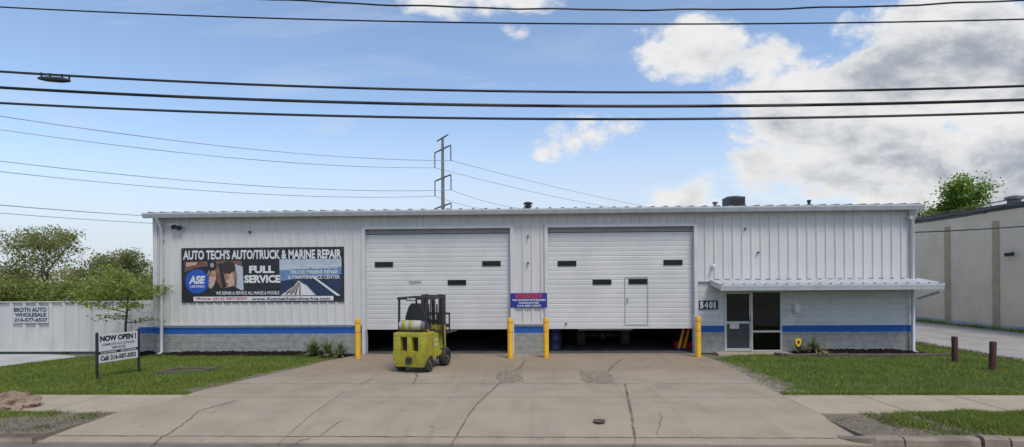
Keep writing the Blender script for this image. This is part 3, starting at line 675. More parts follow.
mb = MB(); mb.tube([(a + .09, yb - .02, (z0 + z1) / 2 + .1), (a + .09, yb - .06, (z0 + z1) / 2 + .1), (a + .09, yb - .06, (z0 + z1) / 2 - .03), (a + .09, yb - .02, (z0 + z1) / 2 - .03)], .012, 6); mb.build('handle', GREYM, wk)
mb = MB(); p = P_y(566, 323.5, yb); mb.lathe((p.x, yb - .06, p.z), (0, 1, 0), [(.035, 0), (.035, .03), (.015, .03), (.015, .06)], 10); mb.build('handle', GREYM, g2d)
# office entrance: door and sidelight
mb = MB(); fy0, fy1 = YF + .0, YF + .12; w = .042
for (x0, x1, za, zb) in ((eL, eL + w, .06, ezt), (eM - w * .6, eM + w * .6, .06, ezt), (eR - w, eR, .06, ezt), (eL + w, eM - w * .6, ezt - w, ezt), (eM + w * .6, eR - w, ezt - w, ezt), (eM + w * .6, eR - w, .06, .06 + w)):
    mb.box(x0, x1, fy0, fy1, za, zb)
zt = FZ(767, 331.5); mb.box(eM + w * .6, eR - w, fy0 + .002, fy1 - .01, zt - .03, zt + .03)
ent = mb.build('entrance_frame', ALU, shop)
mb = MB(); mb.box(eM + w * .6, eR - w, YF + .05, YF + .06, zt + .03, ezt - w); mb.box(eM + w * .6, eR - w, YF + .05, YF + .06, .06 + w, zt - .03); mb.build('pane', GLASS, ent)
mb = MB(); s = .038; xa, xb = eL + w + .004, eM - w * .6 - .004; zm = FZ(738, 322.5)
for (x0, x1, za, zb) in ((xa, xa + s, .07, ezt - w - .01), (xb - s, xb, .07, ezt - w - .01), (xa + s, xb - s, ezt - w - .01 - s, ezt - w - .01), (xa + s, xb - s, .07, .07 + .09), (xa + s, xb - s, zm - .035, zm + .035)):
    mb.box(x0, x1, YF + .03, YF + .075, za, zb)
ed = mb.build('entry_door', ALU, shop)
mb = MB(); mb.box(xa + s, xb - s, YF + .045, YF + .055, zm + .035, ezt - w - .01 - s); mb.build('pane', GLASS, ed)
mb = MB(); mb.box(xa + s, xb - s, YF + .045, YF + .055, .16, zm - .035); mb.build('lower_panel', SCREEN, ed)
mb = MB(); c = P_y(735, 326, YF + .04); mb.box(c.x - .17, c.x + .13, YF + .036, YF + .042, c.z - .09, c.z + .085); mb.build('notice', PAPER, ed)
mb = MB(); mb.tube([(xb - .03, YF + .03, zm + .02), (xb - .03, YF - .02, zm + .02), (xb - .03, YF - .02, zm + .17), (xb - .03, YF + .03, zm + .17)], .011, 6); mb.build('handle', GREYM, ed)
mb = MB(); a0 = P_z(712, 359.5, .05).x; mb.box(eL - .35, eR + .15, YF - .42, YF + .2, -.03, .055, bev=.012); mb.build('door_step', WALK, shop)
# lean-to canopy over the entrance
cy0 = 16.05; cxl, cxr = P_y(721, 285, cy0).x, P_y(941, 284, cy0).x
czb = 2.40; czf = 2.265
mb = MB()
A = [(cy0, czf), (YF - .05, czb), (YF - .05, czb - .02), (cy0, czf - .02)]
mb.prism([(cxl, y, z) for y, z in A], [(cxr, y, z) for y, z in A]); n = int((cxr - cxl) / .32)
cano = mb.build('canopy', ROOF, shop)
mb = MB()
for i in range(n + 1):
    x = cxl + .04 + (cxr - cxl - .08) * i / n
    a = [(x - .06, cy0 - .02, czf + .002), (x + .06, cy0 - .02, czf + .002), (x + .025, cy0 - .02, czf + .026), (x - .025, cy0 - .02, czf + .026)]; mb.prism(a, [(p[0], YF - .05, p[2] + czb - czf) for p in a])
mb.build('canopy_rib', TRIM, cano)
mb = MB()
for i in range(n + 1):
    x = cxl + .04 + (cxr - cxl - .08) * i / n; mb.box(x - .035, x + .035, cy0 - .03, cy0 - .021, czf - .004, czf + .030)
    if i < n: mb.box(x + .08, x + .24, YF - .062, YF - .052, czb + .004, czb + .030)
mb.build('rib_closure', RIB_END, cano)
mb = MB(); gz = czf - .0; g0, g1 = cy0 - .10, cy0 + .02
sec = [(g1, gz - .185), (g0 + .03, gz - .185), (g0 + .015, gz - .11), (g0, gz - .05), (g0, gz - .004), (g0 + .015, gz - .004), (g0 + .02, gz - .05), (g1, gz - .05)]
mb.prism([(cxl - .02, y, z) for y, z in sec], [(cxr + .04, y, z) for y, z in sec]); mb.build('canopy_gutter', GUTTER, cano)
mb = MB(); mb.prism([(cxl - .012, g1, gz - .16), (cxl - .012, YF - .05, czb - .16), (cxl - .012, YF - .05, czb + .02), (cxl - .012, g1, gz + .02)], [(cxl - .002, g1, gz - .16), (cxl - .002, YF - .05, czb - .16), (cxl - .002, YF - .05, czb + .02), (cxl - .002, g1, gz + .02)])
mb.prism([(cxr + .002, g1, gz - .12), (cxr + .002, YF - .05, czb - .12), (cxr + .002, YF - .05, czb + .02), (cxr + .002, g1, gz + .02)], [(cxr + .012, g1, gz - .12), (cxr + .012, YF - .05, czb - .12), (cxr + .012, YF - .05, czb + .02), (cxr + .012, g1, gz + .02)])
mb.box(cxl, cxr, YF - .14, YF - .05, czb - .12, czb - .024); mb.build('canopy_fascia', TRIM, cano)
mb = MB(); q1 = P_y(939, 297, 16.15); mb.tube([(cxr - .04, g0 + .05, gz - .15), (cxr - .05, g0 + .06, gz - .26), (xd2 + .12, YF - .13, gz - .50), (xd2 + .03, YF - .12, gz - .56)], .042, 8); mb.build('canopy_downspout', GUTTER, cano, smooth=50)
# lamps, brackets, little fixtures
mb = MB(); c = P_y(796, 308, YF); mb.box(c.x - .09, c.x + .09, YF - .12, YF + .015, c.z - .16, c.z + .14, bev=.03); mb.box(c.x - .12, c.x + .05, YF - .05, YF + .015, c.z + .02, c.z + .17, bev=.02); mb.build('wall_lamp', LAMPW, shop, smooth=40)
for (px, py) in ((712.5, 266), (908, 218)):
    c = P_y(px, py, YF - .03); mb = MB(); mb.lathe((c.x, YF - .04, c.z), (0, -1, 0), [(.06, 0), (.06, .03), (.03, .035), (.05, .12), (.065, .16), (.02, .17)], 12); mb.build('wall_lamp', LAMPW, shop, smooth=40)
c = P_y(911, 221.5, YF - .03)
mb = MB(); c = P_y(175, 227, YF - .03); mb.box(c.x - .25, c.x + .15, YF - .07, YF - .035, c.z + .04, c.z + .12)
fl = mb.build('flood_lamp', LAMPW, shop)
for (px, py) in ((175, 227), (180, 228)):
    c = P_y(px, py, YF - .1); mb = MB(); mb.lathe((c.x, YF - .05, c.z + .04), (.15, -1, -.35), [(.02, 0), (.02, .05), (.065, .07), (.08, .17), (.075, .18)], 12); mb.build('lamp_head', BLACKM, fl, smooth=40)
for (px, py) in ((528, 236), (528, 263), (250, 232), (745, 229), (758, 252.5)):
    c = P_y(px, py, YF - .03); mb = MB(); mb.lathe((c.x, YF - .03, c.z), (0, -1, 0), [(.04, 0), (.04, .03), (.02, .05), (.02, .10)], 8); mb.build('wall_bracket', GREYM if px > 300 else BLACKM, shop, smooth=40)

# ================================================================== THINGS ON AND ABOUT THE BUILDING
# rooftop air conditioner
p = P_y(733.5, 200, 20)
ac = thing('air_conditioner', 'dark boxy air conditioner on the roof above the right door', 'air conditioner', (p.x, 20, zr(20) + .0))
mb = MB(); mb.box(-.32, .32, -.32, .32, .06, .54, bev=.02); mb.build('cabinet', mat('cabinet_dark', (.05, .055, .055), .6, (.035, .038, .038), 5), ac)
mb = MB(); 
for k in range(7): mb.box(-.28, .28, -.335, -.322, .12 + k * .055, .145 + k * .055)
mb.build('louvre_panel', BLACKM, ac)
mb = MB(); mb.lathe((0, 0, .54), (0, 0, 1), [(.26, 0), (.26, .03), (.22, .03), (.22, .01)], 20); mb.build('fan_guard', BLACKM, ac)
for sy in (-.28, .22): mb = MB(); mb.box(-.30, .30, sy, sy + .07, -.02, .06); mb.build('base_rail', GREYM, ac)
# banner
bw = FX(344.6, 275) - FX(182.5, 275); bh = FZ(263, 247.5) - FZ(263, 302); bx = (FX(344.6, 275) + FX(182.5, 275)) / 2; bz = FZ(263, 302)
ban = thing('banner', 'large black vinyl banner with white lettering and photos on the left wall', 'banner', (bx, YF - .04, bz))
pn = Panel(bw, bh)
mb = MB(); mb.box(-bw / 2, bw / 2, -.012, -.001, 0, bh); mb.build('banner_sheet', INK, ban)
SKIN = mat('print_skin', (.36, .21, .15), .6, (.26, .14, .09), 9); SKINL = mat('print_skin_light', (.5, .36, .29), .6, (.42, .28, .21), 9); HAIR = mat('print_hair', (.03, .022, .018), .6)
PGREY = mat('print_grey', (.36, .36, .37), .6, (.22, .20, .20), 9); PBLUE = mat('print_blue', (.10, .19, .36), .5, (.14, .24, .40), 5); PNAVY = mat('print_navy', (.012, .022, .055), .5, (.02, .035, .08), 5)
PSKY = mat('print_sky', (.42, .46, .52), .5, (.33, .39, .48), 4); EMB = mat('print_emblem', (.015, .07, .36), .5, (.02, .08, .4), 5); PRED = mat('print_red', (.38, .02, .03), .5); PBRN = mat('print_brown', (.12, .05, .035), .6, (.2, .1, .07), 7)
pm = [PGREY, SKIN, SKINL, HAIR, PBLUE, PNAVY, PSKY, WHITE_PAINT, PBRN, INK]
mb = MB(); y = -.0145
pn.rect(mb, .015, .375, .24, .88, y, 9)
pn.poly(mb, [(.02, .25), (.16, .25), (.17, .33), (.09, .36), (.02, .45)], y - .001, 8); pn.poly(mb, [(.03, .27), (.10, .26), (.09, .31), (.03, .34)], y - .002, 2)
pn.poly(mb, [(.19, .24), (.375, .24), (.375, .78), (.30, .80), (.24, .72), (.2, .5)], y - .001, 8)
pn.poly(mb, [(.33, .30), (.38, .35), (.385, .78), (.34, .78), (.345, .5)], y - .002, 6)
pn.ell(mb, .287, .53, .044, .25, y - .003, 1, 24, .12); pn.ell(mb, .303, .60, .022, .16, y - .004, 2, 16, .12); pn.ell(mb, .29, .36, .046, .11, y - .005, 3, 20, .05); pn.ell(mb, .332, .5, .010, .06, y - .005, 1, 10)
pn.ell(mb, .272, .47, .008, .018, y - .006, 3, 8); pn.ell(mb, .298, .47, .008, .018, y - .006, 3, 8); pn.ell(mb, .283, .66, .011, .014, y - .006, 8, 8); pn.poly(mb, [(.283, .48), (.290, .48), (.293, .58), (.279, .58)], y - .006, 1)
pn.ell(mb, .19, .58, .022, .17, y - .004, 2, 16, -.2)
for k in range(4): pn.ell(mb, .168 + .013 * k, .47 + .02 * (k % 2), .0055, .07, y - .005, 1, 8, -.3)
pn.ell(mb, .192, .32, .028, .10, y - .006, 9, 16); pn.ell(mb, .192, .32, .012, .045, y - .007, 0, 12); pn.poly(mb, [(.23, .30), (.25, .28), (.28, .72), (.255, .74)], y - .004, 9)
pn.poly(mb, [(.24, .76), (.32, .70), (.37, .78), (.37, .88), (.24, .88)], y - .006, 9)
# marine photo
pn.rect(mb, .606, .985, .22, .89, y, 5); pn.poly(mb, [(.606, .22), (.985, .22), (.985, .36), (.606, .42)], y - .001, 6); pn.poly(mb, [(.606, .42), (.985, .36), (.985, .50), (.75, .56), (.606, .62)], y - .001, 4)
pn.poly(mb, [(.612, .88), (.69, .72), (.722, .61), (.765, .70), (.82, .88)], y - .002, 7); pn.poly(mb, [(.63, .84), (.695, .74), (.722, .66), (.73, .70), (.70, .84)], y - .003, 0)
for k in range(4): pn.poly(mb, [(.64 + .028 * k, .87), (.652 + .028 * k, .87), (.722 + .004 * k, .64), (.719 + .004 * k, .64)], y - .004, 8)
pn.poly(mb, [(.805, .55), (.822, .55), (.978, .89), (.955, .89)], y - .003, 7); pn.poly(mb, [(.76, .68), (.766, .68), (.83, .88), (.818, .88)], y - .003, 6)
mb.build('picture', pm, ban, fix=False)
mb = MB(); pts = []
for i in range(96):
    a = 2 * math.pi * i / 96; r = 1.0 if (i // 2) % 2 else .90
    pts.append((pn.x(.098) + r * .235 * bh * math.cos(a), y - .008, pn.z(.615) + r * .235 * bh * math.sin(a)))
mb.poly(pts); gear = mb.build('emblem', EMB, ban, fix=False)
mb = MB(); pn.text(mb, 'ASE', .047, .148, .51, .66, y - .010, weight=.05, shear=.15); pn.text(mb, 'CERTIFIED', .053, .145, .685, .73, y - .010, weight=.02); mb.build('lettering', WHITE_PAINT, gear, fix=False)
mb = MB(); pn.rect(mb, .075, .935, .895, .978, y - .009); strip = mb.build('address_strip', WHITE_PAINT, ban, fix=False)
mb = MB(); pn.text(mb, 'Phone: (216) 587-3053', .095, .405, .908, .967, y - .011, weight=.03); pn.text(mb, 'www.Autotechsandmarine.com', .435, .915, .908, .97, y - .011, 1, .03); mb.build('lettering', [PRED, NAVY], strip, fix=False)
mb = MB(); pn.text(mb, "AUTO TECH'S AUTO/TRUCK & MARINE REPAIR", .012, .985, .04, .215, y - .009, 0, .035)
pn.text(mb, 'FULL', .42, .575, .335, .47, y - .009, 0, .05); pn.text(mb, 'SERVICE', .39, .612, .505, .65, y - .009, 0, .05)
pn.text(mb, 'WE REPAIR & SERVICE ALL MAKES & MODELS', .215, .605, .80, .862, y - .012, 0, .02)
pn.text(mb, 'YOUR COMPLETE AUTO/', .665, .965, .335, .40, y - .009, 0, .02); pn.text(mb, 'TRUCK/ MARINE REPAIR', .67, .965, .425, .49, y - .009, 0, .02); pn.text(mb, '& MAINTENANCE CENTER', .66, .975, .515, .58, y - .009, 0, .02)
mb.build('lettering', WHITE_PAINT, ban, fix=False)
mb = MB()
for u in [i / 8 for i in range(9)]:
    for v in (.03, .97): mb.lathe((pn.x(.008 + .984 * u), -.011, pn.z(v)), (0, -1, 0), [(.018, 0), (.018, .006), (.008, .007)], 8)
mb.build('grommet', GREYM, ban)
# blue warranty sign between the doors
sw_, sh_ = FX(547, 300) - FX(510.5, 300), FZ(528, 293) - FZ(528, 307.3)
sg = thing('sign', 'blue warranty sign with red rounded panel on the pier between the two garage doors', 'sign', ((FX(547, 300) + FX(510.5, 300)) / 2, YF - .065, FZ(528, 307.3)))
pn = Panel(sw_, sh_); mb = MB(); mb.box(-sw_ / 2, sw_ / 2, -.012, .01, 0, sh_); mb.build('sign_board', BLUE_SIGN, sg)
mb = MB(); pts = []
for i in range(32):
    a = 2 * math.pi * i / 32; ex = math.copysign(abs(math.cos(a)) ** .35, math.cos(a)); ez = math.copysign(abs(math.sin(a)) ** .6, math.sin(a)); pts.append((pn.x(.5 + .37 * ex), -.015, pn.z(.20 - .155 * ez)))
mb.poly(pts); rp = mb.build('red_panel', RED_PAINT, sg, fix=False)
mb = MB(); pn.text(mb, "AUTO TECH'S", .2, .8, .11, .29, -.018, weight=.03); mb.build('lettering', BLUE_SIGN, rp, fix=False)
mb = MB(); pn.text(mb, 'WE HONOR EXTENDED', .05, .96, .42, .55, -.015, weight=.035); pn.text(mb, 'WARRANTIES', .22, .78, .62, .74, -.015, weight=.035); pn.text(mb, '216-587-3053', .18, .83, .81, .94, -.015, weight=.035, shear=.2); mb.build('lettering', WHITE_PAINT, sg, fix=False)
# house number
nw, nh = FX(718, 304) - FX(699, 304), FZ(708, 300.5) - FZ(708, 309.5)
hn = thing('house_number', 'black house number plaque reading 5401 left of the office door', 'number plate', ((FX(718, 304) + FX(699, 304)) / 2, YF + .015, FZ(708, 309.5)))
pn = Panel(nw, nh); mb = MB(); mb.box(-nw / 2, nw / 2, -.015, .002, 0, nh); mb.build('plaque', INK, hn)
mb = MB()
for i, ch in enumerate('5401'): pn.text(mb, ch, .05 + .24 * i, .05 + .24 * i + (.19 if ch != '1' else .1), .12, .88, -.018, weight=.05)
mb.build('lettering', WHITE_PAINT, hn, fix=False)
# alarm sign stake by the yucca
p = P_z(803, 357.5); asg = thing('alarm_sign', 'small yellow shield sign on a stake by the office plant', 'yard sign', (p.x, 16.35, 0))
zc = P_y(802.5, 342.5, 16.35).z; mb = MB(); sh = [(-.09, .12), (.0, .135), (.09, .12), (.085, -.02), (.05, -.10), (0, -.14), (-.05, -.10), (-.085, -.02)]
mb.prism([(x, -.008, zc + z) for x, z in sh], [(x, .008, zc + z) for x, z in sh]); s1 = mb.build('shield', mat('shield_yellow', (.75, .42, .02), .5, (.7, .38, .02), 5), asg)
mb = MB(); sh2 = [(x * .42, z * .42) for x, z in sh]; mb.poly([(x, -.011, zc + z) for x, z in sh2]); mb.build('shield_mark', BLACKM, s1, fix=False)
mb = MB(); mb.tube([(0, .014, -.02), (0, .014, zc + .1)], .012, 6); mb.build('stake', BLACKM, asg)
# timbers and mulch bed at the right
mx0, mx1 = P_z(783, 357).x, P_z(936, 355).x
YT = 16.28
def mound(name, x0, x1, y0, y1, h, m, nx=60, ny=8):
    mb = MB(); g = []
    for j in range(ny + 1):
        row = []
        for i in range(nx + 1):
            x = x0 + (x1 - x0) * i / nx; y = y0 + (y1 - y0) * j / ny; e = min(1, 4 * min(i / nx, 1 - i / nx, .25 + 0 * j)) * min(1, 3 * min(j / ny + .1, 1.0))
            row.append((x, y, -.005 + h * e * (.55 + .9 * random.random() * .6)))
        g.append(row)
    for r0, r1 in zip(g, g[1:]):
        for i in range(nx): mb.quad(r0[i], r0[i + 1], r1[i + 1], r1[i])
    return struct(mb.build(name, m, fix=False), 'stuff')
mound('mulch', mx0 + .05, P_z(933, 353).x, YT + .1, YF + .01, .15, MULCH, 120, 10)
mound('mulch', xl - .9, d1L - .3, 16.55, YF + .01, .12, MULCH, 150, 8)
mound('mulch', -12.9, xl - .6, 16.4, 17.28, .10, MULCH, 24, 8)
def timber(a, b, h, w, label, z=-.01):
    a = Vector((*a, z)); b = Vector((*b, z)); d = (b - a).normalized(); n = Vector((-d.y, d.x, 0)) * w / 2; L = (b - a).length
    mb = MB(); k = 8; secs = []
    for i in range(k + 1):
        c = a + d * L * i / k; j = random.gauss(0, .006); secs.append([c - n + Vector((0, 0, 0)), c + n, c + n * .95 + Vector((0, 0, h + j)), c - n * .95 + Vector((0, 0, h + j))])
    for s0, s1 in zip(secs, secs[1:]):
        for q in range(4): mb.quad(s0[q], s0[(q + 1) % 4], s1[(q + 1) % 4], s1[q])
    mb.poly(secs[0]); mb.poly(secs[-1]); o = mb.shift(a).build('landscape_timber', TIMBER, smooth=30); o.location = a
    return tag(o, label, 'timber')
xm_ = P_z(850, 357).x
timber((mx0 + .12, YT), (xm_, YT), .10, .13, 'weathered landscape timber edging the bed in front of the office plant')
timber((xm_ + .02, YT), (mx1 - .35, YT + .02), .09, .13, 'weathered landscape timber edging the black mulch under the office wall stripe')
timber((mx1 - .36, YT + .14), (mx1 + .35, YT - .05), .08, .12, 'loose timber end poking out past the building corner downspout')
timber((mx0 + .05, YT - .02), (mx0 - .1, YF - .5), .11, .13, 'short dark landscape timber beside the office door step')
# old timber frame in the left lawn
fb = [xy(160, 373.5), xy(202, 372.3), xy(217, 369.0), xy(180, 369.4)]
frm = thing('timber_frame', 'low weathered timber frame lying in the left lawn behind the yard sign', 'timber frame', (fb[0][0], fb[0][1], 0))
for i in range(4):
    a, b = Vector((*fb[i], 0)), Vector((*fb[(i + 1) % 4], 0)); d = (b - a).normalized(); n = Vector((-d.y, d.x, 0)) * .05; mb = MB(); e = .1
    a2, b2 = (a - d * e, b + d * e) if i % 2 == 0 else (a + d * .06, b - d * .06)
    mb.hexa([a2 - n, b2 - n, b2 + n, a2 + n] + [q + Vector((0, 0, .055 + .012 * (i % 2))) for q in (a2 - n, b2 - n, b2 + n, a2 + n)]); mb.shift(frm.location).build('board', TIMBER, frm)
# bollards
bol = thing('bollard', 'yellow bollard at the left jamb of the left garage door', 'bollard', (*xy(358, 358.5), 0), 0, 'yellow bollards guarding the garage doors')
HB = 1.235
mb = MB(); mb.lathe((0, 0, 0), (0, 0, 1), [(.086, -.02), (.086, HB - .03), (.080, HB), (.07, HB + .03), (.02, HB + .042)], 20); mb.build('post', YELLOW, bol, smooth=40)
mb = MB(); mb.lathe((0, 0, 0), (0, 0, 1), [(.0875, HB - .13), (.0888, HB - .125), (.0888, HB - .105), (.0875, HB - .10)], 20); mb.build('band', REDBAND, bol, smooth=40)
mb = MB(); mb.lathe((0, 0, 0), (0, 0, 1), [(.0875, HB - .42), (.0888, HB - .415), (.0888, HB - .395), (.0875, HB - .39)], 20); mb.build('band', REDBAND, bol, smooth=40)
for (px, py, lab) in ((510.3, 358.5, 'yellow bollard at the right jamb of the left garage door'), (546.2, 358, 'yellow bollard at the left jamb of the right garage door'), (698.3, 357, 'yellow bollard beside the house number pier')):
    dup(bol, (*xy(px, py), 0), lab)
# maroon posts
def wpost(px, py, top, lab, lean):
    g = xy(px, py); h = P_y(px, top, g[1]).z; mb = MB()
    mb.lathe((0, 0, 0), (lean, 0, 1), [(.076, -.05), (.079, .1), (.073, h * .6), (.077, h - .03), (.068, h), (.03, h + .004)], 14)
    o = mb.build('wooden_post', POSTWOOD, None, smooth=40); o.location = (*g, 0); tag(o, lab, 'post', 'maroon posts on the lawn edge'); return o
wpost(955, 362.5, 336.5, 'dark maroon round wooden post in the grass, farther from the sidewalk', -.01)
wpost(992.3, 370.5, 341.5, 'dark maroon round wooden post in the grass, nearer to the sidewalk', .035)
# NOW OPEN yard sign
pl, pr = P_z(97, 380), P_z(138.6, 372.5)
dv = Vector((pr.x - pl.x, pr.y - pl.y, 0)); sw2_ = dv.length; ang = math.atan2(dv.y, dv.x)
ys_ = thing('yard_sign', 'white now open yard sign on two black posts in the left lawn', 'yard sign', ((pl.x + pr.x) / 2, (pl.y + pr.y) / 2, 0), ang)
ztop = P_y(96, 335, pl.y).z; zbt = P_y(97, 363.5, pl.y).z; w = sw2_ - .06; h = ztop - zbt
class Off(Panel):
    def z(s, v): return zbt + (1 - v) * s.h
pn = Off(w, h)
mb = MB(); mb.box(-w / 2, w / 2, -.012, .012, zbt, ztop); mb.build('sign_board', WHITE_PAINT, ys_)
for sx in (-1, 1):
    mb = MB(); mb.box(sx * sw2_ / 2 - .022, sx * sw2_ / 2 + .022, -.03, .02, -.05, ztop + .06); mb.build('leg', BLACKM, ys_)
mb = MB(); pn.rect(mb, .0, 1, .60, .70, -.0145); bnd = mb.build('black_band', INK, ys_, fix=False)
mb = MB(); pn.text(mb, '24 HR TOWING', .05, .44, .622, .68, -.017, weight=.03); pn.text(mb, 'ASE CERTIFIED', .54, .96, .622, .68, -.017, weight=.03); mb.build('lettering', WHITE_PAINT, bnd, fix=False)
mb = MB(); pn.text(mb, 'NOW OPEN !', .04, .96, .05, .26, -.0145, weight=.06); pn.text(mb, 'COMPLETE AUTO/TRUCK', .08, .92, .33, .42, -.0145, weight=.02); pn.text(mb, 'SERVICES', .34, .68, .46, .55, -.0145, weight=.02); pn.text(mb, 'Call: 216-587-3053', .05, .95, .76, .94, -.0145, weight=.045); mb.build('lettering', INK, ys_, fix=False)
# white fence at left with its sign
FY = 17.35
fz = (P_y(10, 301, FY).z + P_y(130, 301.5, FY).z) / 2; fx1 = wx0 - .02; fx0 = -34
fen = thing('fence', 'tall white ribbed metal fence left of the repair shop', 'fence', (fx1, FY, 0))
FENCEM = mat('fence_white', (.53, .525, .51), .5, (.46, .455, .445), 1.5, stretch=(1, 1, .4), layers=[((.38, .37, .35), 4, .6, .8, (2, 2, .3), .4)])
mb = MB(); x = fx0; k = 0; P = []
while x < fx1 - .47: P += [(x, 0), (x + .33, 0), (x + .36, -.06), (x + .44, -.06), (x + .47, 0)]; x += .47
P.append((fx1, 0))
for a, b in zip(P, P[1:]):
    if b[0] - a[0] > 1e-6: mb.quad((a[0], FY + a[1], .10), (b[0], FY + b[1], .10), (b[0], FY + b[1], fz - .03), (a[0], FY + a[1], fz - .03)); mb.quad((a[0], FY + a[1] + .045, .10), (b[0], FY + b[1] + .045, .10), (b[0], FY + b[1] + .045, fz - .03), (a[0], FY + a[1] + .045, fz - .03))
mb.shift(fen.location).build('fence_panel', FENCEM, fen, fix=False)
mb = MB(); mb.box(fx0, fx1, FY - .075, FY + .07, fz - .028, fz); mb.box(fx0, fx1, FY - .073, FY + .06, .07, .098); mb.shift(fen.location).build('fence_rail', FENCEM, fen)
for k in range(9):
    x = fx1 - .1 - k * 2.6; mb = MB(); mb.tube([(x, FY + .13, -.03), (x, FY + .13, fz + (.12 if k % 2 else .02))], .04, 8); mb.shift(fen.location).build('post', GREYM, fen)
a, b = P_y(13, 310, FY - .08), P_y(48.5, 310, FY - .08); zt_, zb_ = P_y(30, 306.5, FY - .05).z, P_y(30, 323, FY - .05).z
wsg = thing('fence_sign', 'white wholesale sign with navy lettering on the white fence', 'sign', ((a.x + b.x) / 2, FY - .075, zb_)); pn = Panel(b.x - a.x, zt_ - zb_)
mb = MB(); mb.box(-pn.w / 2, pn.w / 2, -.012, .004, 0, pn.h); mb.build('sign_board', OFFWHITE, wsg)
mb = MB(); pn.text(mb, 'BROTH AUTO', .03, .95, .06, .33, -.015, weight=.045); pn.text(mb, 'WHOLESALE', .06, .94, .38, .62, -.015, weight=.045); pn.text(mb, '216-577-6527', .04, .98, .69, .92, -.015, weight=.045); mb.build('lettering', NAVY, wsg, fix=False)

# ================================================================== FORKLIFT
fr_ = P_z(431, 371.5), P_z(398, 371.5), P_z(444, 365)
fo = (Vector(fr_[0]) + Vector(fr_[1])) / 2
FORKG = mat('forklift_green', (.36, .33, .022), .5, (.26, .235, .022), 3, layers=[((.10, .09, .03), 6, .54, .78, (1, 1, .6), .7), ((.05, .045, .03), 14, .62, .8, (1, 1, 1), .5)])
RUBBER = mat('rubber', (.02, .02, .02), .8, (.035, .034, .032), 9); RIM = mat('rim_dirty', (.10, .095, .06), .6, (.06, .05, .04), 8); STEEL = mat('mast_steel', (.035, .033, .03), .5, (.06, .05, .045), 6)
TANKW = mat('tank_white', (.42, .42, .38), .45, (.30, .30, .27), 5, layers=[((.2, .17, .12), 9, .62, .8, (1, 1, 1), .6)])
fk = thing('forklift', 'olive green forklift with propane tank and black overhead guard before the left door', 'forklift', (fo.x, fo.y + .02, .006), R(-13))
fk.scale = (.88, .95, 1)
mb = MB(); hw = .53   # counterweight, with two open slots
ow = [(-hw, .575), (-hw, .38), (-.45, .16), (.45, .16), (hw, .38), (hw, .575)]; mb.prism([(x, -.36 if z > .2 else -.30, z) for x, z in ow], [(x, .30, z) for x, z in ow]); mb.box(-hw, -.29, -.34, .30, .54, .97, bev=.03); mb.box(.29, hw, -.34, .30, .54, .97, bev=.03); mb.box(-.075, .075, -.335, .28, .54, .97, bev=.02); mb.box(-hw, hw, -.34, .30, .95, 1.07, bev=.035)
cw = mb.build('counterweight', FORKG, fk, smooth=35)
mb = MB(); mb.box(-.28, -.085, -.16, -.14, .57, .94); mb.box(.085, .28, -.16, -.14, .57, .94)
for k in range(4):
    for s0 in (-.26, .105): mb.box(s0 + .045 * k, s0 + .045 * k + .02, -.19, -.165, .57, .94)
mb.build('radiator_grille', BLACKM, cw)
mb = MB(); mb.box(-.10, .10, -.40, -.355, .26, .42, bev=.015); mb.tube([(0, -.42, .22), (0, -.42, .46)], .022, 8); mb.build('tow_pin', BLACKM, cw)
mb = MB()   # hood and side panels
def sidepoly(x): return [(x, .30, .34), (x, .95, .34), (x, .95, .46), (x, .80, .50), (x, .72, .98), (x, .30, 1.05)]
mb.prism(sidepoly(-.47), sidepoly(.47)); mb.box(-.49, .49, .80, 1.28, .36, .46, bev=.02)
body = mb.build('body', FORKG, fk)
mb = MB(); cp = [(1.12, .46), (1.28, .46), (1.26, 1.16), (1.17, 1.16)]; mb.prism([(-.47, y, z) for y, z in cp], [(.47, y, z) for y, z in cp]); mb.build('front_cowl', FORKG, fk)
mb = MB(); text_fit(mb, 'CLARK', 0, .30, .78, .86, 0, weight=.05); text_fit(mb, 'C500', 0, .28, .64, .72, 0, weight=.05)
mb.v = [(.473, .36 + x, z) for x, _, z in mb.v]; mb.build('lettering', WHITE_PAINT, body, fix=False)
mb = MB(); mb.box(.30, .47, .28, .50, 1.06, 1.11, bev=.01); mb.build('seat_bracket', BLACKM, fk)
for x in (.36, .46):
    mb = MB(); mb.lathe((x, -.02, 1.075), (0, 0, 1), [(.03, 0), (.03, .05), (.015, .065)], 10); mb.build('signal_lamp', mat('amber', (.7, .2, .01), .4, (.6, .16, .01)), fk)
def wheel(x, y, r, w):
    mb = MB(); s = 1 if x > 0 else -1
    mb.lathe((x - w / 2, y, r), (1, 0, 0), [(r * .55, 0), (r * .92, 0), (r, w * .15), (r, w * .85), (r * .92, w), (r * .55, w), (r * .55, w * .5)], 26); ty = mb.build('wheel', RUBBER, fk, smooth=35)
    mb = MB(); mb.lathe((x + s * w * .38, y, r), (s, 0, 0), [(r * .54, -.1), (r * .54, 0), (r * .46, .01), (r * .42, -.03), (r * .2, -.03), (r * .18, .03), (.01, .035)], 18); mb.build('rim', RIM, ty, smooth=35)
wheel(-.44, 0, .23, .19); wheel(.44, 0, .23, .19); wheel(-.50, 1.12, .26, .22); wheel(.50, 1.12, .26, .22)
mb = MB(); r = .140; L = .76; prof = [(.02, 0), (.08, .008), (.125, .03), (r, .085), (r, L - .085), (.125, L - .03), (.08, L - .008), (.02, L)]
mb.lathe((-.46, -.06, 1.245), (1, 0, 0), prof, 22); tk = mb.build('propane_tank', TANKW, fk, smooth=40)
for x in (-.20, .02): mb = MB(); mb.lathe((-.46 + .40 + x, -.06, 1.245), (1, 0, 0), [(r + .001, -.05), (r + .004, -.045), (r + .004, .045), (r + .001, .05)], 22); mb.build('tank_band', FORKG, tk, smooth=40)
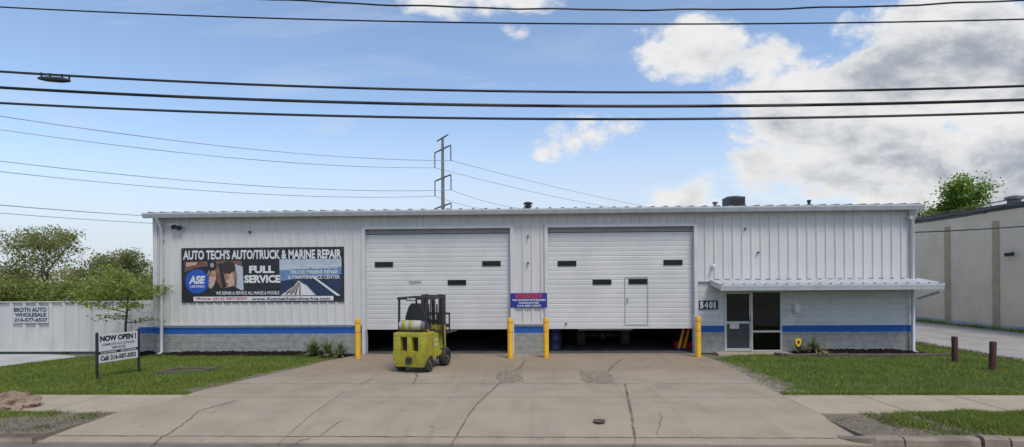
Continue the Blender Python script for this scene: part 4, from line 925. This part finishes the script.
mb = MB(); mb.lathe((.34, -.06, 1.245), (1, 0, 0), [(.12, -.02), (.12, .09), (.10, .09), (.10, .0)], 18); mb.tube([(.36, -.06, 1.245), (.44, -.05, 1.25), (.46, .1, 1.15), (.42, .25, 1.06)], .012, 6); mb.build('valve_collar', GREYM, tk, smooth=40)
mb = MB(); mb.box(-.35, .25, -.16, .06, 1.065, 1.10); mb.build('tank_cradle', BLACKM, fk)
mb = MB(); sp = [(-.30, 1.30), (-.29, 1.46), (-.20, 1.72), (-.11, 1.83), (.11, 1.83), (.20, 1.72), (.29, 1.46), (.30, 1.30)]
inner = [(-.07, 1.62), (.07, 1.62), (.09, 1.72), (-.09, 1.72)]
mb.prism([(x * 1.12 - .05, .14, z) for x, z in sp], [(x * 1.12 - .05, .26, z) for x, z in sp])
mb.build('backrest', BLACKM, fk)
mb = MB(); mb.box(-.27, .23, .22, .70, 1.08, 1.24, bev=.03); mb.build('seat', BLACKM, fk)
mb = MB()
for i in range(25):
    pass
c = Vector((-.02, .98, 1.36)); up = Vector((0, -.5, .86)); sd = Vector((1, 0, 0)); pts = [c + (sd * math.cos(a) + up.cross(sd) * math.sin(a)) * .17 for a in [2 * math.pi * i / 20 for i in range(21)]]
mb.tube(pts, .014, 6); mb.tube([c, (-.02, 1.18, 1.05)], .02, 6); mb.tube([pts[0], c, pts[10]], .01, 6); mb.build('steering_wheel', BLACKM, fk)
for s in (-1, 1):
    mb = MB(); mb.tube([(s * .45, -.12, 1.06), (s * .45, -.10, 1.96)], .038, 8); mb.build('guard_post', BLACKM, fk); mb = MB(); mb.tube([(s * .45, 1.16, .46), (s * .45, 1.12, 1.1), (s * .44, .98, 1.96)], .033, 8); mb.build('guard_post', BLACKM, fk)
mb = MB(); mb.box(-.49, .49, -.16, -.08, 1.94, 2.01, bev=.01); mb.box(-.49, .49, .95, 1.03, 1.94, 2.01, bev=.01); mb.box(-.49, -.42, -.08, .95, 1.94, 2.01); mb.box(.42, .49, -.08, .95, 1.94, 2.01)
for k in range(6): mb.box(-.34 + .125 * k, -.31 + .125 * k, -.08, .95, 1.955, 1.995)
og = mb.build('overhead_guard', BLACKM, fk)
mb = MB(); mb.box(-.17, .17, -.178, -.166, 1.91, 2.005); npl = mb.build('name_plate', INK, og)
mb = MB(); text_fit(mb, 'CLARK', -.15, .15, 1.93, 1.99, -.181, weight=.06); mb.build('lettering', WHITE_PAINT, npl, fix=False)
mb = MB()
for s in (-1, 1):
    mb.box(s * .36 - .055, s * .36 + .055, 1.28, 1.42, .10, 2.04); mb.box(s * .245 - .045, s * .245 + .045, 1.31, 1.40, .12, 2.05); mb.tube([(s * .15, 1.30, .15), (s * .15, 1.30, 1.75)], .032, 8)
for z in (.5, 1.25, 1.98): mb.box(-.315, .315, 1.33, 1.41, z - .05, z + .05)
mb.build('mast', STEEL, fk)
for s in (-1, 1): mb = MB(); mb.tube([(s * .07, 1.27, .3), (s * .07, 1.26, 1.2), (s * .06, 1.28, 1.9)], .022, 6); mb.build('hose', BLACKM, fk)
mb = MB(); mb.box(-.05, .05, 1.31, 1.40, .2, 1.93); mb.build('lift_cylinder', STEEL, fk)
mb = MB(); mb.box(.30, .46, .50, 1.12, .98, 1.03); mb.build('side_shroud', BLACKM, fk)
for x in (.27, .35): mb = MB(); mb.tube([(x + .03, 1.1, 1.03), (x, 1.02, 1.32)], .012, 6); mb.build('control_lever', BLACKM, fk)
mb = MB()
for z in (.95, 1.12): mb.box(-.53, .53, 1.46, 1.51, z - .05, z + .05)
for k in range(6): mb.box(-.52 + .2 * k, -.48 + .2 * k, 1.49, 1.525, 1.0, 1.48)
mb.box(-.53, .53, 1.485, 1.53, 1.44, 1.50); mb.build('carriage', STEEL, fk)
for s in (-1, 1): mb = MB(); mb.box(s * .32 - .05, s * .32 + .05, 1.515, 1.56, .86, 1.16); mb.box(s * .32 - .05, s * .32 + .05, 1.56, 2.5, .86, .895); mb.build('fork', STEEL, fk)

# ================================================================== INSIDE THE BAYS
pk = thing('pickup_truck', 'dark pickup truck parked tail-out inside the right bay', 'pickup truck', ((P_y(605, 340, 18.2)).x, 18.2, .012))
PAINT = mat('truck_paint', (.02, .022, .028), .35, (.03, .03, .035), 3)
for s in (-1, 1):
    for y in (.75, 4.1):
        mb = MB(); mb.lathe((s * .80 - .15, y, .38), (1, 0, 0), [(.22, 0), (.36, 0), (.38, .04), (.38, .26), (.36, .30), (.22, .30), (.2, .15)], 22); wh_ = mb.build('wheel', RUBBER, pk, smooth=35)
        mb = MB(); mb.lathe((s * .80 + s * .13, y, .38), (s, 0, 0), [(.21, -.03), (.21, .0), (.1, -.02), (.01, .02)], 14); mb.build('rim', RIM, wh_)
mb = MB(); mb.box(-.95, .95, 0.08, 2.2, .82, 1.38, bev=.05); mb.box(-.93, .93, 2.25, 5.3, .55, 1.25, bev=.08); mb.build('body', PAINT, pk)
mb = MB(); cb = [(2.25, 1.22), (3.9, 1.22), (3.45, 1.85), (2.4, 1.88)]; mb.prism([(-.85, y, z) for y, z in cb], [(.85, y, z) for y, z in cb]); mb.build('cab', PAINT, pk)
mb = MB(); mb.box(-.95, .95, -.10, .07, .64, .76, bev=.02); mb.build('bumper', mat('bumper_chrome', (.5, .48, .42), .35, (.38, .36, .30), 4), pk)
mb = MB(); mb.tube([(-.75, .75, .38), (.75, .75, .38)], .06, 8); mb.lathe((0, .6, .38), (0, 1, 0), [(.06, 0), (.16, .1), (.16, .2), (.06, .3)], 12); mb.build('rear_axle', BLACKM, pk)
for s in (-1, 1): mb = MB(); mb.box(s * .86 - .06, s * .86 + .06, .05, .08, .95, 1.25); mb.build('tail_lamp', RED_PAINT, pk)
la = P_y(678, 352, 17.75); lb = P_y(684, 326, 17.75)
LADDER_Y = mat('ladder_yellow', (.75, .34, .02), .5, (.65, .28, .02), 5)
ld = thing('ladder', 'yellow step ladder leaning inside the right bay near the jamb', 'ladder', (la.x, 17.75, .012))
dvec = Vector(((lb.x - la.x), .0, (lb.z - .012))).normalized()
for off in (0, .20):
    mb = MB(); a = Vector((off, off * .4, 0)); b = a + dvec * 2.3; mb.hexa([a + Vector(q) for q in ((-.03, -.04, 0), (.045, -.04, 0), (.045, .04, 0), (-.03, .04, 0))] + [b + Vector(q) for q in ((-.03, -.04, 0), (.045, -.04, 0), (.045, .04, 0), (-.03, .04, 0))]); mb.build('rail', LADDER_Y, ld)
for k in range(1, 7): mb = MB(); a = dvec * (.32 * k) ; mb.tube([a, a + Vector((.20, .08, 0))], .016, 6); mb.build('rung', GREYM, ld)
for off in (0, .20): mb = MB(); mb.box(off - .04, off + .055, off * .4 - .05, off * .4 + .05, -.005, .06); mb.build('foot', BLUE_SIGN, ld)
p = P_y(694, 352, 17.9); rb = thing('toolbox', 'red toolbox on the floor behind the yellow ladder', 'toolbox', (d2R - .02, 18.1, .012))
mb = MB(); mb.box(-.30, .25, -.15, .15, 0, .20, bev=.015); mb.build('case', RED_PAINT, rb); mb = MB(); mb.box(-.31, .26, -.16, .16, .20, .26, bev=.02); mb.build('lid', RED_PAINT, rb)
mb = MB(); mb.tube([(-.12, 0, .26), (-.12, 0, .31), (.08, 0, .31), (.08, 0, .26)], .012, 6); mb.build('handle', BLACKM, rb)
p = P_y(553, 350, 18.2); dr = thing('drum', 'dark blue steel drum inside the right bay at its left edge', 'drum', (d2L + .22, 18.1, .012))
DRB = mat('drum_blue', (.02, .035, .13), .5, (.015, .025, .09), 4)
mb = MB(); mb.lathe((0, 0, 0), (0, 0, 1), [(.28, 0), (.29, .02), (.28, .04), (.28, .29), (.295, .31), (.28, .33), (.28, .58), (.295, .60), (.28, .62), (.28, .86), (.29, .88), (.27, .89), (.265, .87), (.02, .87)], 24); mb.build('barrel', DRB, dr, smooth=40)
mb = MB(); mb.lathe((.12, 0, .87), (0, 0, 1), [(.04, 0), (.04, .015), (.01, .02)], 12); mb.build('bung', GREYM, dr)
mb = MB()
tc_ = thing('tool_cabinet', 'dark blue rolling tool cabinet deep inside the left bay', 'tool cabinet', (d1L + .9, 21.5, .012))
mb = MB(); mb.box(-.4, .4, -.25, .25, .12, 1.05, bev=.02); mb.build('cabinet', DRB, tc_)
for k in range(5): mb = MB(); mb.box(-.36, .36, -.27, -.252, .18 + .17 * k, .32 + .17 * k, bev=.008); dd = mb.build('drawer', DRB, tc_); mb = MB(); mb.box(-.3, .3, -.29, -.272, .29 + .17 * k, .305 + .17 * k); mb.build('handle', GREYM, dd)
for sx in (-.33, .33):
    for sy in (-.2, .2): mb = MB(); mb.lathe((sx - .02, sy, .06), (1, 0, 0), [(.02, 0), (.06, 0), (.06, .04), (.02, .04)], 12); mb.build('caster', RUBBER, tc_)

# ================================================================== SMALL GROUND THINGS
bm = bmesh.new(); bmesh.ops.create_icosphere(bm, subdivisions=4, radius=1)
from mathutils import noise as mnoise
for v in bm.verts:
    n = mnoise.fractal(v.co * 1.6 + Vector((3, 1, 7)), 1.0, 2.0, 5); r = 1 + .42 * n + .10 * mnoise.fractal(v.co * 5, 1.0, 2.0, 3); v.co *= r; v.co.z = max(v.co.z, -.45) * (.62 if v.co.z > 0 else .6); v.co.x *= 1.5
bp = P_z(1, 410.8); k = .27
mb = MB(); mb.bm(bm); mb.v = [(x * k, y * k * 1.05, z * k * 1.5 + .05) for x, y, z in mb.v]
o = mb.build('boulder', mat('boulder_stone', (.20, .135, .09), .9, (.30, .22, .16), 3, bump=.9, bscale=16, layers=[((.075, .06, .05), 3, .55, .75, (1, 1, 1.5), .7)]), smooth=60); o.location = (bp.x, bp.y + .25, 0)
tag(o, 'brown rounded boulder on the verge at the left end of the sidewalk', 'boulder')
cp = P_z(599.5, 421); mb = MB(); mb.lathe((0, 0, 0), (0, 0, 1), [(.11, 0), (.11, .004), (.10, .006), (.095, .003), (.02, .004)], 24)
o = mb.build('valve_cover', mat('rusty_iron', (.14, .075, .045), .8, (.06, .035, .025), 20)); o.location = (cp.x, cp.y, .007); tag(o, 'small round rusty iron cover set in the driveway', 'utility cover')

# ================================================================== PLANTS AND TREES
YUCCA = mat('yucca_leaf', (.10, .15, .05), .5, (.14, .18, .07), 5, island=(.04, .7), trans=.15); STRAW = mat('dry_straw', (.34, .27, .16), .8, (.25, .19, .11), 6, island=(.03, .6), trans=.15)
def rosette(mb, n, L, w, zmin, zmax, c=(0, 0, 0)):
    for i in range(n):
        a = random.uniform(0, 2 * math.pi); el = random.uniform(zmin, zmax); l = L * random.uniform(.6, 1.1); d = Vector((math.cos(a) * math.cos(el), math.sin(a) * math.cos(el), math.sin(el))); s = Vector((-math.sin(a), math.cos(a), 0)) * w / 2
        p0 = Vector(c) + d * .04; p1 = p0 + d * l * .5; p2 = p0 + d * l + Vector((0, 0, -l * .22 * math.cos(el)))
        mb.add([p0 - s * .6, p0 + s * .6, p1 + s, p1 - s, p2], [(0, 1, 2, 3), (3, 2, 4)])
def yucca(loc, n, L, lab, dry=0, group=None):
    r = thing('yucca', lab, 'plant', loc, 0, group); mb = MB(); rosette(mb, n, L, .045, .15, 1.45, (0, 0, .03)); mb.build('green_leaves', YUCCA, r, fix=False)
    if dry: mb = MB(); rosette(mb, dry, L * .75, .05, -.05, .5, (.1, -.05, .10)); mb.build('dry_leaves', STRAW, r, fix=False)
    return r
g = 'yuccas in the bed under the banner wall'
yucca((P_y(314, 350, 16.5).x, 16.5, .0), 100, .68, 'spiky green yucca in the left bed, tallest of three and farthest from the bollard', 10, g)
yucca((P_y(328, 350, 16.4).x, 16.4, .0), 90, .60, 'spiky green yucca in the middle of the left bed clump', 8, g)
yucca((P_y(340, 352, 16.35).x, 16.35, .0), 70, .50, 'small spiky yucca in the left bed, closest to the yellow bollard', 10, g)
yucca((P_y(813, 350, 16.6).x, 16.6, .05), 70, .58, 'spiky yucca with straw coloured dead leaves beside the yellow shield sign', 90)
yucca((P_y(799, 350, 16.7).x, 16.7, .05), 26, .42, 'thin dark spiky plant between the office window and the shield sign', 0)

def branchy(rnd, base, H, spread, levels, r0, lean=(0, 0), nkids=(4, 6), start=.3):
    segs = []; tips = []
    def grow(p, d, L, r, lev):
        k = 6; pts = [p.copy()]; rr = [r]; cur = p.copy(); dd = d.copy()
        for i in range(k):
            dd = (dd + Vector((rnd.gauss(0, .12), rnd.gauss(0, .12), rnd.gauss(0, .07) + (.05 if lev else 0)))).normalized(); cur = cur + dd * L / k; pts.append(cur.copy()); rr.append(r * (1 - .72 * (i + 1) / k))
        segs.append((pts, rr, lev))
        if lev >= levels - 1:
            tips.extend(pts[2:]); return
        if lev >= levels - 2: tips.extend(pts[4:])
        for j in range(rnd.randint(*nkids)):
            f = start + (1 - start) * (j + rnd.random()) / nkids[1] if lev == 0 else rnd.uniform(.35, 1); f = min(f, .99); i = int(f * k); q = pts[i].lerp(pts[i + 1], f * k - i)
            az = rnd.uniform(0, 2 * math.pi); out = Vector((math.cos(az), math.sin(az), 0)); el = rnd.uniform(.2, .9) if lev == 0 else rnd.uniform(-.1, .7)
            nd = (out * spread + Vector((0, 0, el + (.25 if lev == 0 else 0))) + dd * .35).normalized(); grow(q, nd, L * rnd.uniform(.42, .68) * ((1.12 - .62 * f) if lev == 0 else 1), r * (1 - .6 * f) * .6, lev + 1)
    grow(Vector(base), Vector((lean[0], lean[1], 1)).normalized(), H * .85, r0, 0)
    return segs, tips
def leaves(mb, rnd, tips, n, size, rad):
    for i in range(n):
        p = rnd.choice(tips) + Vector((rnd.gauss(0, rad), rnd.gauss(0, rad), rnd.gauss(0, rad * .7))); s = size * rnd.uniform(.5, 1.4)
        e = Euler((rnd.uniform(-1.2, 1.2), rnd.uniform(-1.2, 1.2), rnd.uniform(0, 6.3))).to_matrix(); a, b = e @ Vector((s, 0, 0)), e @ Vector((0, s * .55, 0))
        mb.add([p - a, p - b, p + a, p + b], [(0, 1, 2, 3)])
def tree(name, seed, loc, H, spread, nleaf, lsize, lrad, lm, label, group=None, levels=4, r0=None, nkids=(4, 6), lean=(0, 0), start=.3, fitw=None):
    rnd = random.Random(seed); segs, tips = branchy(rnd, (0, 0, -.05), H, spread, levels, r0 or H * .022, lean, nkids, start)
    zm = max(p.z for p in tips); xs = sorted(p.x for p in tips if p.z > .45 * zm); kz = (H - lrad) / zm
    kx_ = 1.0 if not fitw else fitw / max(.1, (xs[int(len(xs) * .985)] - xs[int(len(xs) * .015)]))
    xm = (xs[int(len(xs) * .985)] + xs[int(len(xs) * .015)]) / 2
    sc = lambda p: Vector(((p.x - xm * min(1, max(0, p.z) / (.6 * zm))) * kx_, p.y * kx_, p.z * kz))
    root = thing(name, label, 'tree', loc, 0, group); mb = MB()
    for pts, rr, lev in segs: mb.tube([sc(p) for p in pts], [max(r, .006) for r in rr], 7 if lev < 2 else 4, cap=False)
    mb.build('trunk', BARK, root, smooth=60, fix=False); mb = MB(); leaves(mb, rnd, [sc(p) for p in tips], nleaf, lsize, lrad); mb.build('crown', lm, root, fix=False); return root
TG = 'trees behind the white fence'
def treeat(px, top, halfw, Y, **k):
    b = P_y(px, 290, Y); H = P_y(px, top, Y).z; w = 2 * halfw * Y / F; return dict(loc=(b.x, Y, -.03), H=H, fitw=w, **k)
def plant_tree(seed, px, top, hw, Y, nleaf, ls, lr, lm, lab, **k):
    d = treeat(px, top, hw, Y); tree('tree', seed, d['loc'], d['H'], .8, nleaf, ls, lr, lm, lab, TG, fitw=d['fitw'], **k)
plant_tree(11, 40, 221, 44, 37, 6500, .085, .27, LEAF_OLIVE, 'tallest olive tree behind the white fence with open see-through crown', start=.22)
plant_tree(12, 2, 250, 30, 35, 2600, .075, .28, LEAF_OLIVE, 'olive brown tree cut by the left picture edge behind the fence')
plant_tree(13, 96, 246, 30, 40, 4200, .09, .3, LEAF_OLIVE, 'medium olive tree behind the fence, next tallest right of the tallest one', start=.2)
plant_tree(14, 126, 247, 19, 38, 3200, .085, .26, LEAF_OLIVE, 'narrow round-headed tree behind the fence and the young tree')
plant_tree(15, 75, 262, 30, 47, 3000, .10, .4, LEAF_YELLOW, 'pale yellow green tree seen between the taller olive trees', start=.15)
plant_tree(16, 146, 272, 26, 50, 3000, .10, .4, LEAF_YELLOW, 'low yellow green tree beside the left corner of the shop')
plant_tree(17, 158, 256, 8, 46, 700, .08, .25, LEAF_OLIVE, 'thin sparse tree just showing past the shop corner')
plant_tree(18, 20, 268, 34, 48, 3000, .10, .42, LEAF_YELLOW, 'pale green tree low behind the tallest olive tree', start=.15)
def shrub(seed, px, top, hw, Y, n, lm, lab):
    rnd = random.Random(seed); b = P_y(px, 290, Y); H = P_y(px, top, Y).z; w = hw * Y / F; r = thing('shrub', lab, 'shrub', (b.x, Y, -.03), 0, 'shrubs behind the white fence'); mb = MB(); tips = []
    for i in range(9):
        a = rnd.uniform(0, 6.3); q = Vector((math.cos(a) * w * rnd.random(), math.sin(a) * w * .7 * rnd.random(), H * rnd.uniform(.5, .92))); mid = q * .5 + Vector((0, 0, .2)); mb.tube([(0, 0, 0), mid, q], [.05, .03, .01], 5, cap=False); tips += [q, mid, q * .75, q * .9]
    mb.build('stem', BARK, r, fix=False); mb = MB(); leaves(mb, rnd, tips, n, .10, .5); mb.build('foliage', lm, r, fix=False)
shr = [(-22, 272), (8, 276), (33, 280), (58, 277), (84, 272), (108, 278), (132, 274), (152, 281)]
desc = ['olive shrub behind the fence at the far left end', 'green shrub behind the fence under the left edge trees', 'low olive shrub behind the fence above the wholesale sign', 'green shrub behind the fence at the foot of the tallest tree', 'bushy olive shrub behind the fence between the tall trees', 'low green shrub behind the fence left of the young tree', 'olive shrub behind the fence, half hidden by the young tree', 'low green shrub at the shop end of the fence']
for i, (px, top) in enumerate(shr): shrub(40 + i, px, top, 22, 31 + (i * 7) % 5, 1700, LEAF_GREEN if i % 2 else LEAF_OLIVE, desc[i])
# young tree in front of the fence: flat layered sprays
p = P_z(124, 356.5); yt = (P_y(126, 350, 16.2)); rnd = random.Random(5)
yo = thing('young_tree', 'young slender tree with bright layered leaves behind the yard sign', 'tree', (yt.x, 16.2, -.02)); mb = MB(); lf = MB()
def pz(px, py): q = P_y(px, py, 16.2); return Vector((q.x - yt.x, 0, q.z))
trunk = [Vector((0, 0, -.05)), pz(125.5, 325), pz(127, 310), pz(128, 300), pz(127, 285), pz(124, 272)]
mb.tube(trunk, [.045, .036, .03, .024, .016, .006], 7)
for (sx, sy, ex, ey) in ((126, 318, 100, 317), (127, 312, 96, 298), (128, 304, 112, 290), (127, 308, 146, 303), (128, 300, 157, 292), (127, 296, 146, 283), (127, 290, 104, 281), (126, 284, 118, 270), (126, 284, 138, 272), (126, 322, 138, 320), (127, 300, 90, 291), (127, 294, 150, 286), (126, 316, 116, 314)):
    a, b = pz(sx, sy), pz(ex, ey); dy = rnd.uniform(-1.0, 1.0); b.y = dy; mid = a.lerp(b, .5) + Vector((0, 0, -.03)); mid.y = dy * .4; mb.tube([a, mid, b], [.018, .012, .004], 5)
    for i in range(330 if ey < 312 else 90):
        f = rnd.uniform(.35, 1.08); q = a.lerp(b, f) + Vector((rnd.gauss(0, .20), rnd.gauss(0, .24), rnd.gauss(0, .055))); s = rnd.uniform(.025, .06); e = Euler((rnd.gauss(0, .45), rnd.gauss(0, .45), rnd.uniform(0, 6.3))).to_matrix(); u_, v_ = e @ Vector((s, 0, 0)), e @ Vector((0, s * .6, 0)); lf.add([q - u_, q - v_, q + u_, q + v_], [(0, 1, 2, 3)])
mb.build('trunk', BARK, yo, smooth=60); lf.build('crown', LEAF_BRIGHT, yo, fix=False)

# ================================================================== NEIGHBOUR AT THE RIGHT
XN = (P_z(918, 321).x + P_z(1022, 331).x) / 2
zn = (P_x(930, 219, XN).z + P_x(1020, 205.5, XN).z) / 2
nb = thing('warehouse', 'plain beige masonry warehouse with tan pilasters across the gravel lane at right', 'building', (XN + 9, 40, 0))
def nbl(mb): return mb.shift(nb.location)
NW = mat('warehouse_wall', (.72, .605, .46), .9, (.64, .535, .405), .8, bump=.4, bscale=14, stretch=(1, 1, 1), layers=[((.28, .27, .255), 3, .6, .85, (2, 2, .25), .5)])
mb = MB(); mb.box(XN, XN + 18, 17.5, 70, 0, zn); nbl(mb).build('wall', NW, nb)
mb = MB()
for k in range(int(zn / .4)): mb.box(XN - .004, XN + .01, 17.5, 70, .4 * k + .395, .4 * k + .402)
nbl(mb).build('course_line', mat('course_grey', (.66, .55, .42), .9, (.62, .52, .39), 3), nb)
TAN = mat('pilaster_tan', (.44, .35, .24), .9, (.38, .30, .20), 3)
for px in (948, 996.5, 1056):
    yv = P_x(px, 280, XN).y; mb = MB(); mb.box(XN - .05, XN + .02, yv - .16, yv + .16, 0, zn - .55); nbl(mb).build('pilaster', TAN, nb)
mb = MB(); mb.box(XN - .10, XN + 18.1, 17.4, 70.1, zn, zn + .16); mb.box(XN - .03, XN + .03, 17.45, 70, zn - .10, zn - .002); nbl(mb).build('roof_edge', mat('roof_edge_dark', (.05, .055, .06), .6, (.07, .075, .08), 4), nb)
mb = MB(); q = P_x(1014, 203, XN + .8); mb.lathe((XN + .8, q.y, zn + .16), (0, 0, 1), [(.25, 0), (.25, .25), (.34, .27), (.34, .40), (.1, .46)], 14); nbl(mb).build('roof_vent', GREYM, nb, smooth=40)
q = P_x(1013, 254, XN); mb = MB(); mb.box(XN - .12, XN + .01, q.y - .06, q.y + .06, q.z - .08, q.z + .08, bev=.02)
wl = nbl(mb).build('flood_lamp', BLACKM, nb); mb = MB()
for s in (-1, 1): mb.lathe((XN - .14, q.y + s * .05, q.z), (-1, s * .25, -.3), [(.03, -.03), (.07, .03), (.09, .12), (.08, .14)], 12)
nbl(mb).build('lamp_head', BLACKM, wl, smooth=40)
mb = MB(); mb.box(XN - .035, XN + .01, 17.5, 70, 0.0, .22); nbl(mb).build('plinth', mat('plinth_pale', (.48, .48, .47), .9, (.40, .40, .39), 2), nb)
grass([(XN - .5, 18), (XN - .02, 18), (XN - .02, 45), (XN - .6, 45)], 9000, .16, .03, GRASS, None, lambda x, y: vnoise(x, y, .8, 3), 21, z=-.01)
d = P_y(948, 250, 52)
tree('tree', 77, (P_y(944, 250, 52).x, 52, -.03), P_y(947, 174, 52).z, .62, 15000, .13, .45, LEAF_VIVID, 'bright green tree rising behind the beige warehouse roof', None, 4, .28, (6, 8), (0, 0), .38, fitw=37 * 52 / F)

# ================================================================== POLE AND OVERHEAD LINES
PY = 90.0; pb = P_y(443, 207, PY); ptop = P_y(443.5, 138, PY).z
pole = thing('utility_pole', 'tall steel transmission pole with slanting crossarms rising behind the shop roof', 'utility pole', (pb.x, PY, -.03))
PST = mat('pole_steel', (.20, .19, .18), .7, (.15, .145, .14), 3, stretch=(1, 1, .2))
mb = MB(); mb.tube([(0, 0, 0), (0, 0, ptop * .5), (0, 0, ptop)], [.42, .34, .22], 12); mb.build('shaft', PST, pole, smooth=50)
PERP = Vector((.72, -.69, 0)).normalized(); LN = Vector((.69, .72, 0)).normalized(); O = Vector((pb.x, PY, 0))
arms = [(437, 141, 449, 134.5), (435.3, 153, 451.7, 144.7), (435.5, 181, 451.5, 174.5), (442, 208, 451.5, 203.5)]
ends = {}
ARM_L = 2.35
for i, (x0, y0, x1, y1) in enumerate(arms):
    zc = P_y(443, (y0 + y1) / 2, PY).z; L = ARM_L * (.7 if i == 0 else 1); a = -PERP * L; b = PERP * L; mb = MB()
    mb.tube([a + Vector((0, 0, zc - .25)), Vector((0, 0, zc)), b + Vector((0, 0, zc + .25))], [.12, .17, .12], 6); arm = mb.build('crossarm', PST, pole)
    if i in (1, 2, 3):
        for s, q in ((0, a), (1, b)):
            zz = zc + (-.25 if s == 0 else .25); dz = 2.7; mb = MB()
            mb.lathe((q.x, q.y, zz - dz), (0, 0, 1), [v for k in range(12) for v in ((.07, k * dz / 12), (.15, k * dz / 12 + .04), (.15, k * dz / 12 + .08), (.07, k * dz / 12 + .12))] + [(.05, dz)], 8); mb.build('insulator', mat('insulator_grey', (.11, .12, .14), .4, (.15, .16, .18), 4), arm); ends[(i, s)] = O + q + Vector((0, 0, zz - dz))
def para(p0, p1, p2, a, b, n=40):
    """points of the parabola through three (t,z) pairs"""
    co = np.polyfit([p[0] for p in (p0, p1, p2)], [p[1] for p in (p0, p1, p2)], 2); ts = np.linspace(a, b, n); return ts, np.polyval(co, ts)
LG = 'thin transmission wires on the far pole'
def wire(pts, r, label, m=WIRE, group=None, name='power_line'):
    mb = MB(); mb.tube(pts, r, 6); o = mb.build(name, m, smooth=60); return tag(o, label, 'cable', group)
lw = [((1, 1), (0, 116), 'thin wire to the pole, uppermost of the far wires left of it'), ((1, 0), (0, 129.5), 'thin wire to the pole, second down of the far wires left of it'), ((2, 1), (0, 161), 'thin wire to the pole, third down of the far wires left of it'), ((2, 0), (0, 171.5), 'thin wire to the pole, fourth down of the far wires left of it'), ((3, 1), (0, 205), 'thin wire just above the treetops, upper of the two meeting the shop corner'), ((3, 0), (0, 213), 'thin wire just above the treetops, lower of the two meeting the shop corner')]
nrm = Vector((LN.y, -LN.x, 0))
for key, px, lab in lw:
    e = ends[key]; q = P_n(px[0], px[1], e, nrm); s1 = (q - e).dot(LN); zq = q.z
    ts, zs = para((0, e.z), (s1, zq), (s1 * .5, (e.z + zq) / 2 - 1.1), 0, s1 * 1.7); wire([(e.x + LN.x * t_, e.y + LN.y * t_, z_) for t_, z_ in zip(ts, zs)], .045, lab, WIRE, LG)
rw = [((1, 1), (660, 209), 'thin wire leaving the pole to the right, uppermost'), ((1, 0), (620, 209), 'thin wire leaving the pole to the right, second down'), ((2, 1), (525, 209), 'thin wire leaving the pole to the right, third down'), ((2, 0), (497, 210), 'thin wire leaving the pole to the right, lowest one in view')]
for key, px, lab in rw:
    e = ends[key]; q = P_n(px[0], px[1], e, nrm); s1 = (q - e).dot(LN); zq = q.z
    ts, zs = para((0, e.z), (s1, zq), (s1 * .5, (e.z + zq) / 2 - .5), 0, s1 * 1.3); wire([(e.x + LN.x * t_, e.y + LN.y * t_, z_) for t_, z_ in zip(ts, zs)], .045, lab, WIRE, LG)
YL = 9.0
def street_cable(p3, r, label, Y=YL, wob=0.0):
    q = [P_y(x, y, Y) for x, y in p3]; ts, zs = para(*[(v.x, v.z) for v in q], -17, 17, 120); rn = random.Random(int(r * 1e4) + int(Y * 10)); ph = rn.random() * 6
    return wire([(t_, Y, z_ + wob * (math.sin(t_ * 2.7 + ph) + .6 * math.sin(t_ * 5.3 + 2 * ph))) for t_, z_ in zip(ts, zs)], r, label, CABLE, 'black cables over the street', 'cable')
street_cable([(0, 71.5), (512, 91.3), (1024, 86)], .021, 'thick black cable over the street carrying the splice case, uppermost of the three thick ones')
street_cable([(0, 87.5), (512, 105.5), (1024, 99.8)], .026, 'thickest black cable, middle of the three heavy ones', 9.06)
street_cable([(0, 103), (512, 118.7), (1024, 112.3)], .021, 'thick black cable, lowest of the three heavy ones', 8.95)
street_cable([(0, 7), (512, 23.2), (1024, 19.2)], .013, 'thin black wire, second from the top of the street cables', 9.2)
street_cable([(285, 0), (640, 9.8), (1024, 0)], .015, 'slightly wavy black wire, topmost of all the street cables', 9.35, .008)
# splice case hanging from the upper thick cable
c = P_y(54, 77.5, YL); sc_ = thing('splice_case', 'black splice case hanging from the upper thick cable at left', 'splice case', (c.x, YL, c.z))
c1, c2 = P_y(38, 76.5, YL), P_y(71, 79, YL); L = (c2 - c1).length; mb = MB(); tl = math.atan2(c2.z - c1.z, c2.x - c1.x); ax = Vector((math.cos(tl), 0, math.sin(tl)))
mb.lathe(-ax * L / 2 + Vector((0, 0, -.035)), ax, [(.01, 0), (.025, .03), (.035, .09), (.048, L * .3), (.05, L * .7), (.04, L - .09), (.03, L - .03), (.01, L)], 14); mb.build('case', CABLE, sc_, smooth=40)
for f in (-.38, -.12, .25, .46):
    mb = MB(); q = ax * L * f; mb.lathe(q + Vector((0, 0, -.04)), (0, 0, 1), [(.014, 0), (.014, .09), (.02, .09), (.02, .11), (.005, .115)], 8); mb.build('clamp', CABLE, sc_)
# service wires at the right
def span(a, b, r, lab, sag=.15, grp='service wires by the warehouse'):
    a, b = Vector(a), Vector(b); pts = [a.lerp(b, t_) - Vector((0, 0, sag * 4 * t_ * (1 - t_))) for t_ in np.linspace(-.0, 1, 24)]; return wire(pts, r, lab, CABLE, grp, 'service_wire')
cor = Vector((xr - .2, 26, eave + .25))
span(P_y(908, 232.5, 19.5), P_y(1080, 221.5, 19.5), .022, 'thin dark wire crossing in front of the beige warehouse wall', .05)
for k, (y0, y1) in enumerate(((221, 200.5), (224, 203.5), (218, 193))):
    a, b = P_y(900, y0 + 1, 24 + k), P_y(1070, y1 - 8, 24 + k)
    span(a, b, .028, ['service wire rising past the bright tree, middle of three', 'service wire rising past the bright tree, lowest of three', 'service wire rising past the bright tree, highest of three'][k], .12)
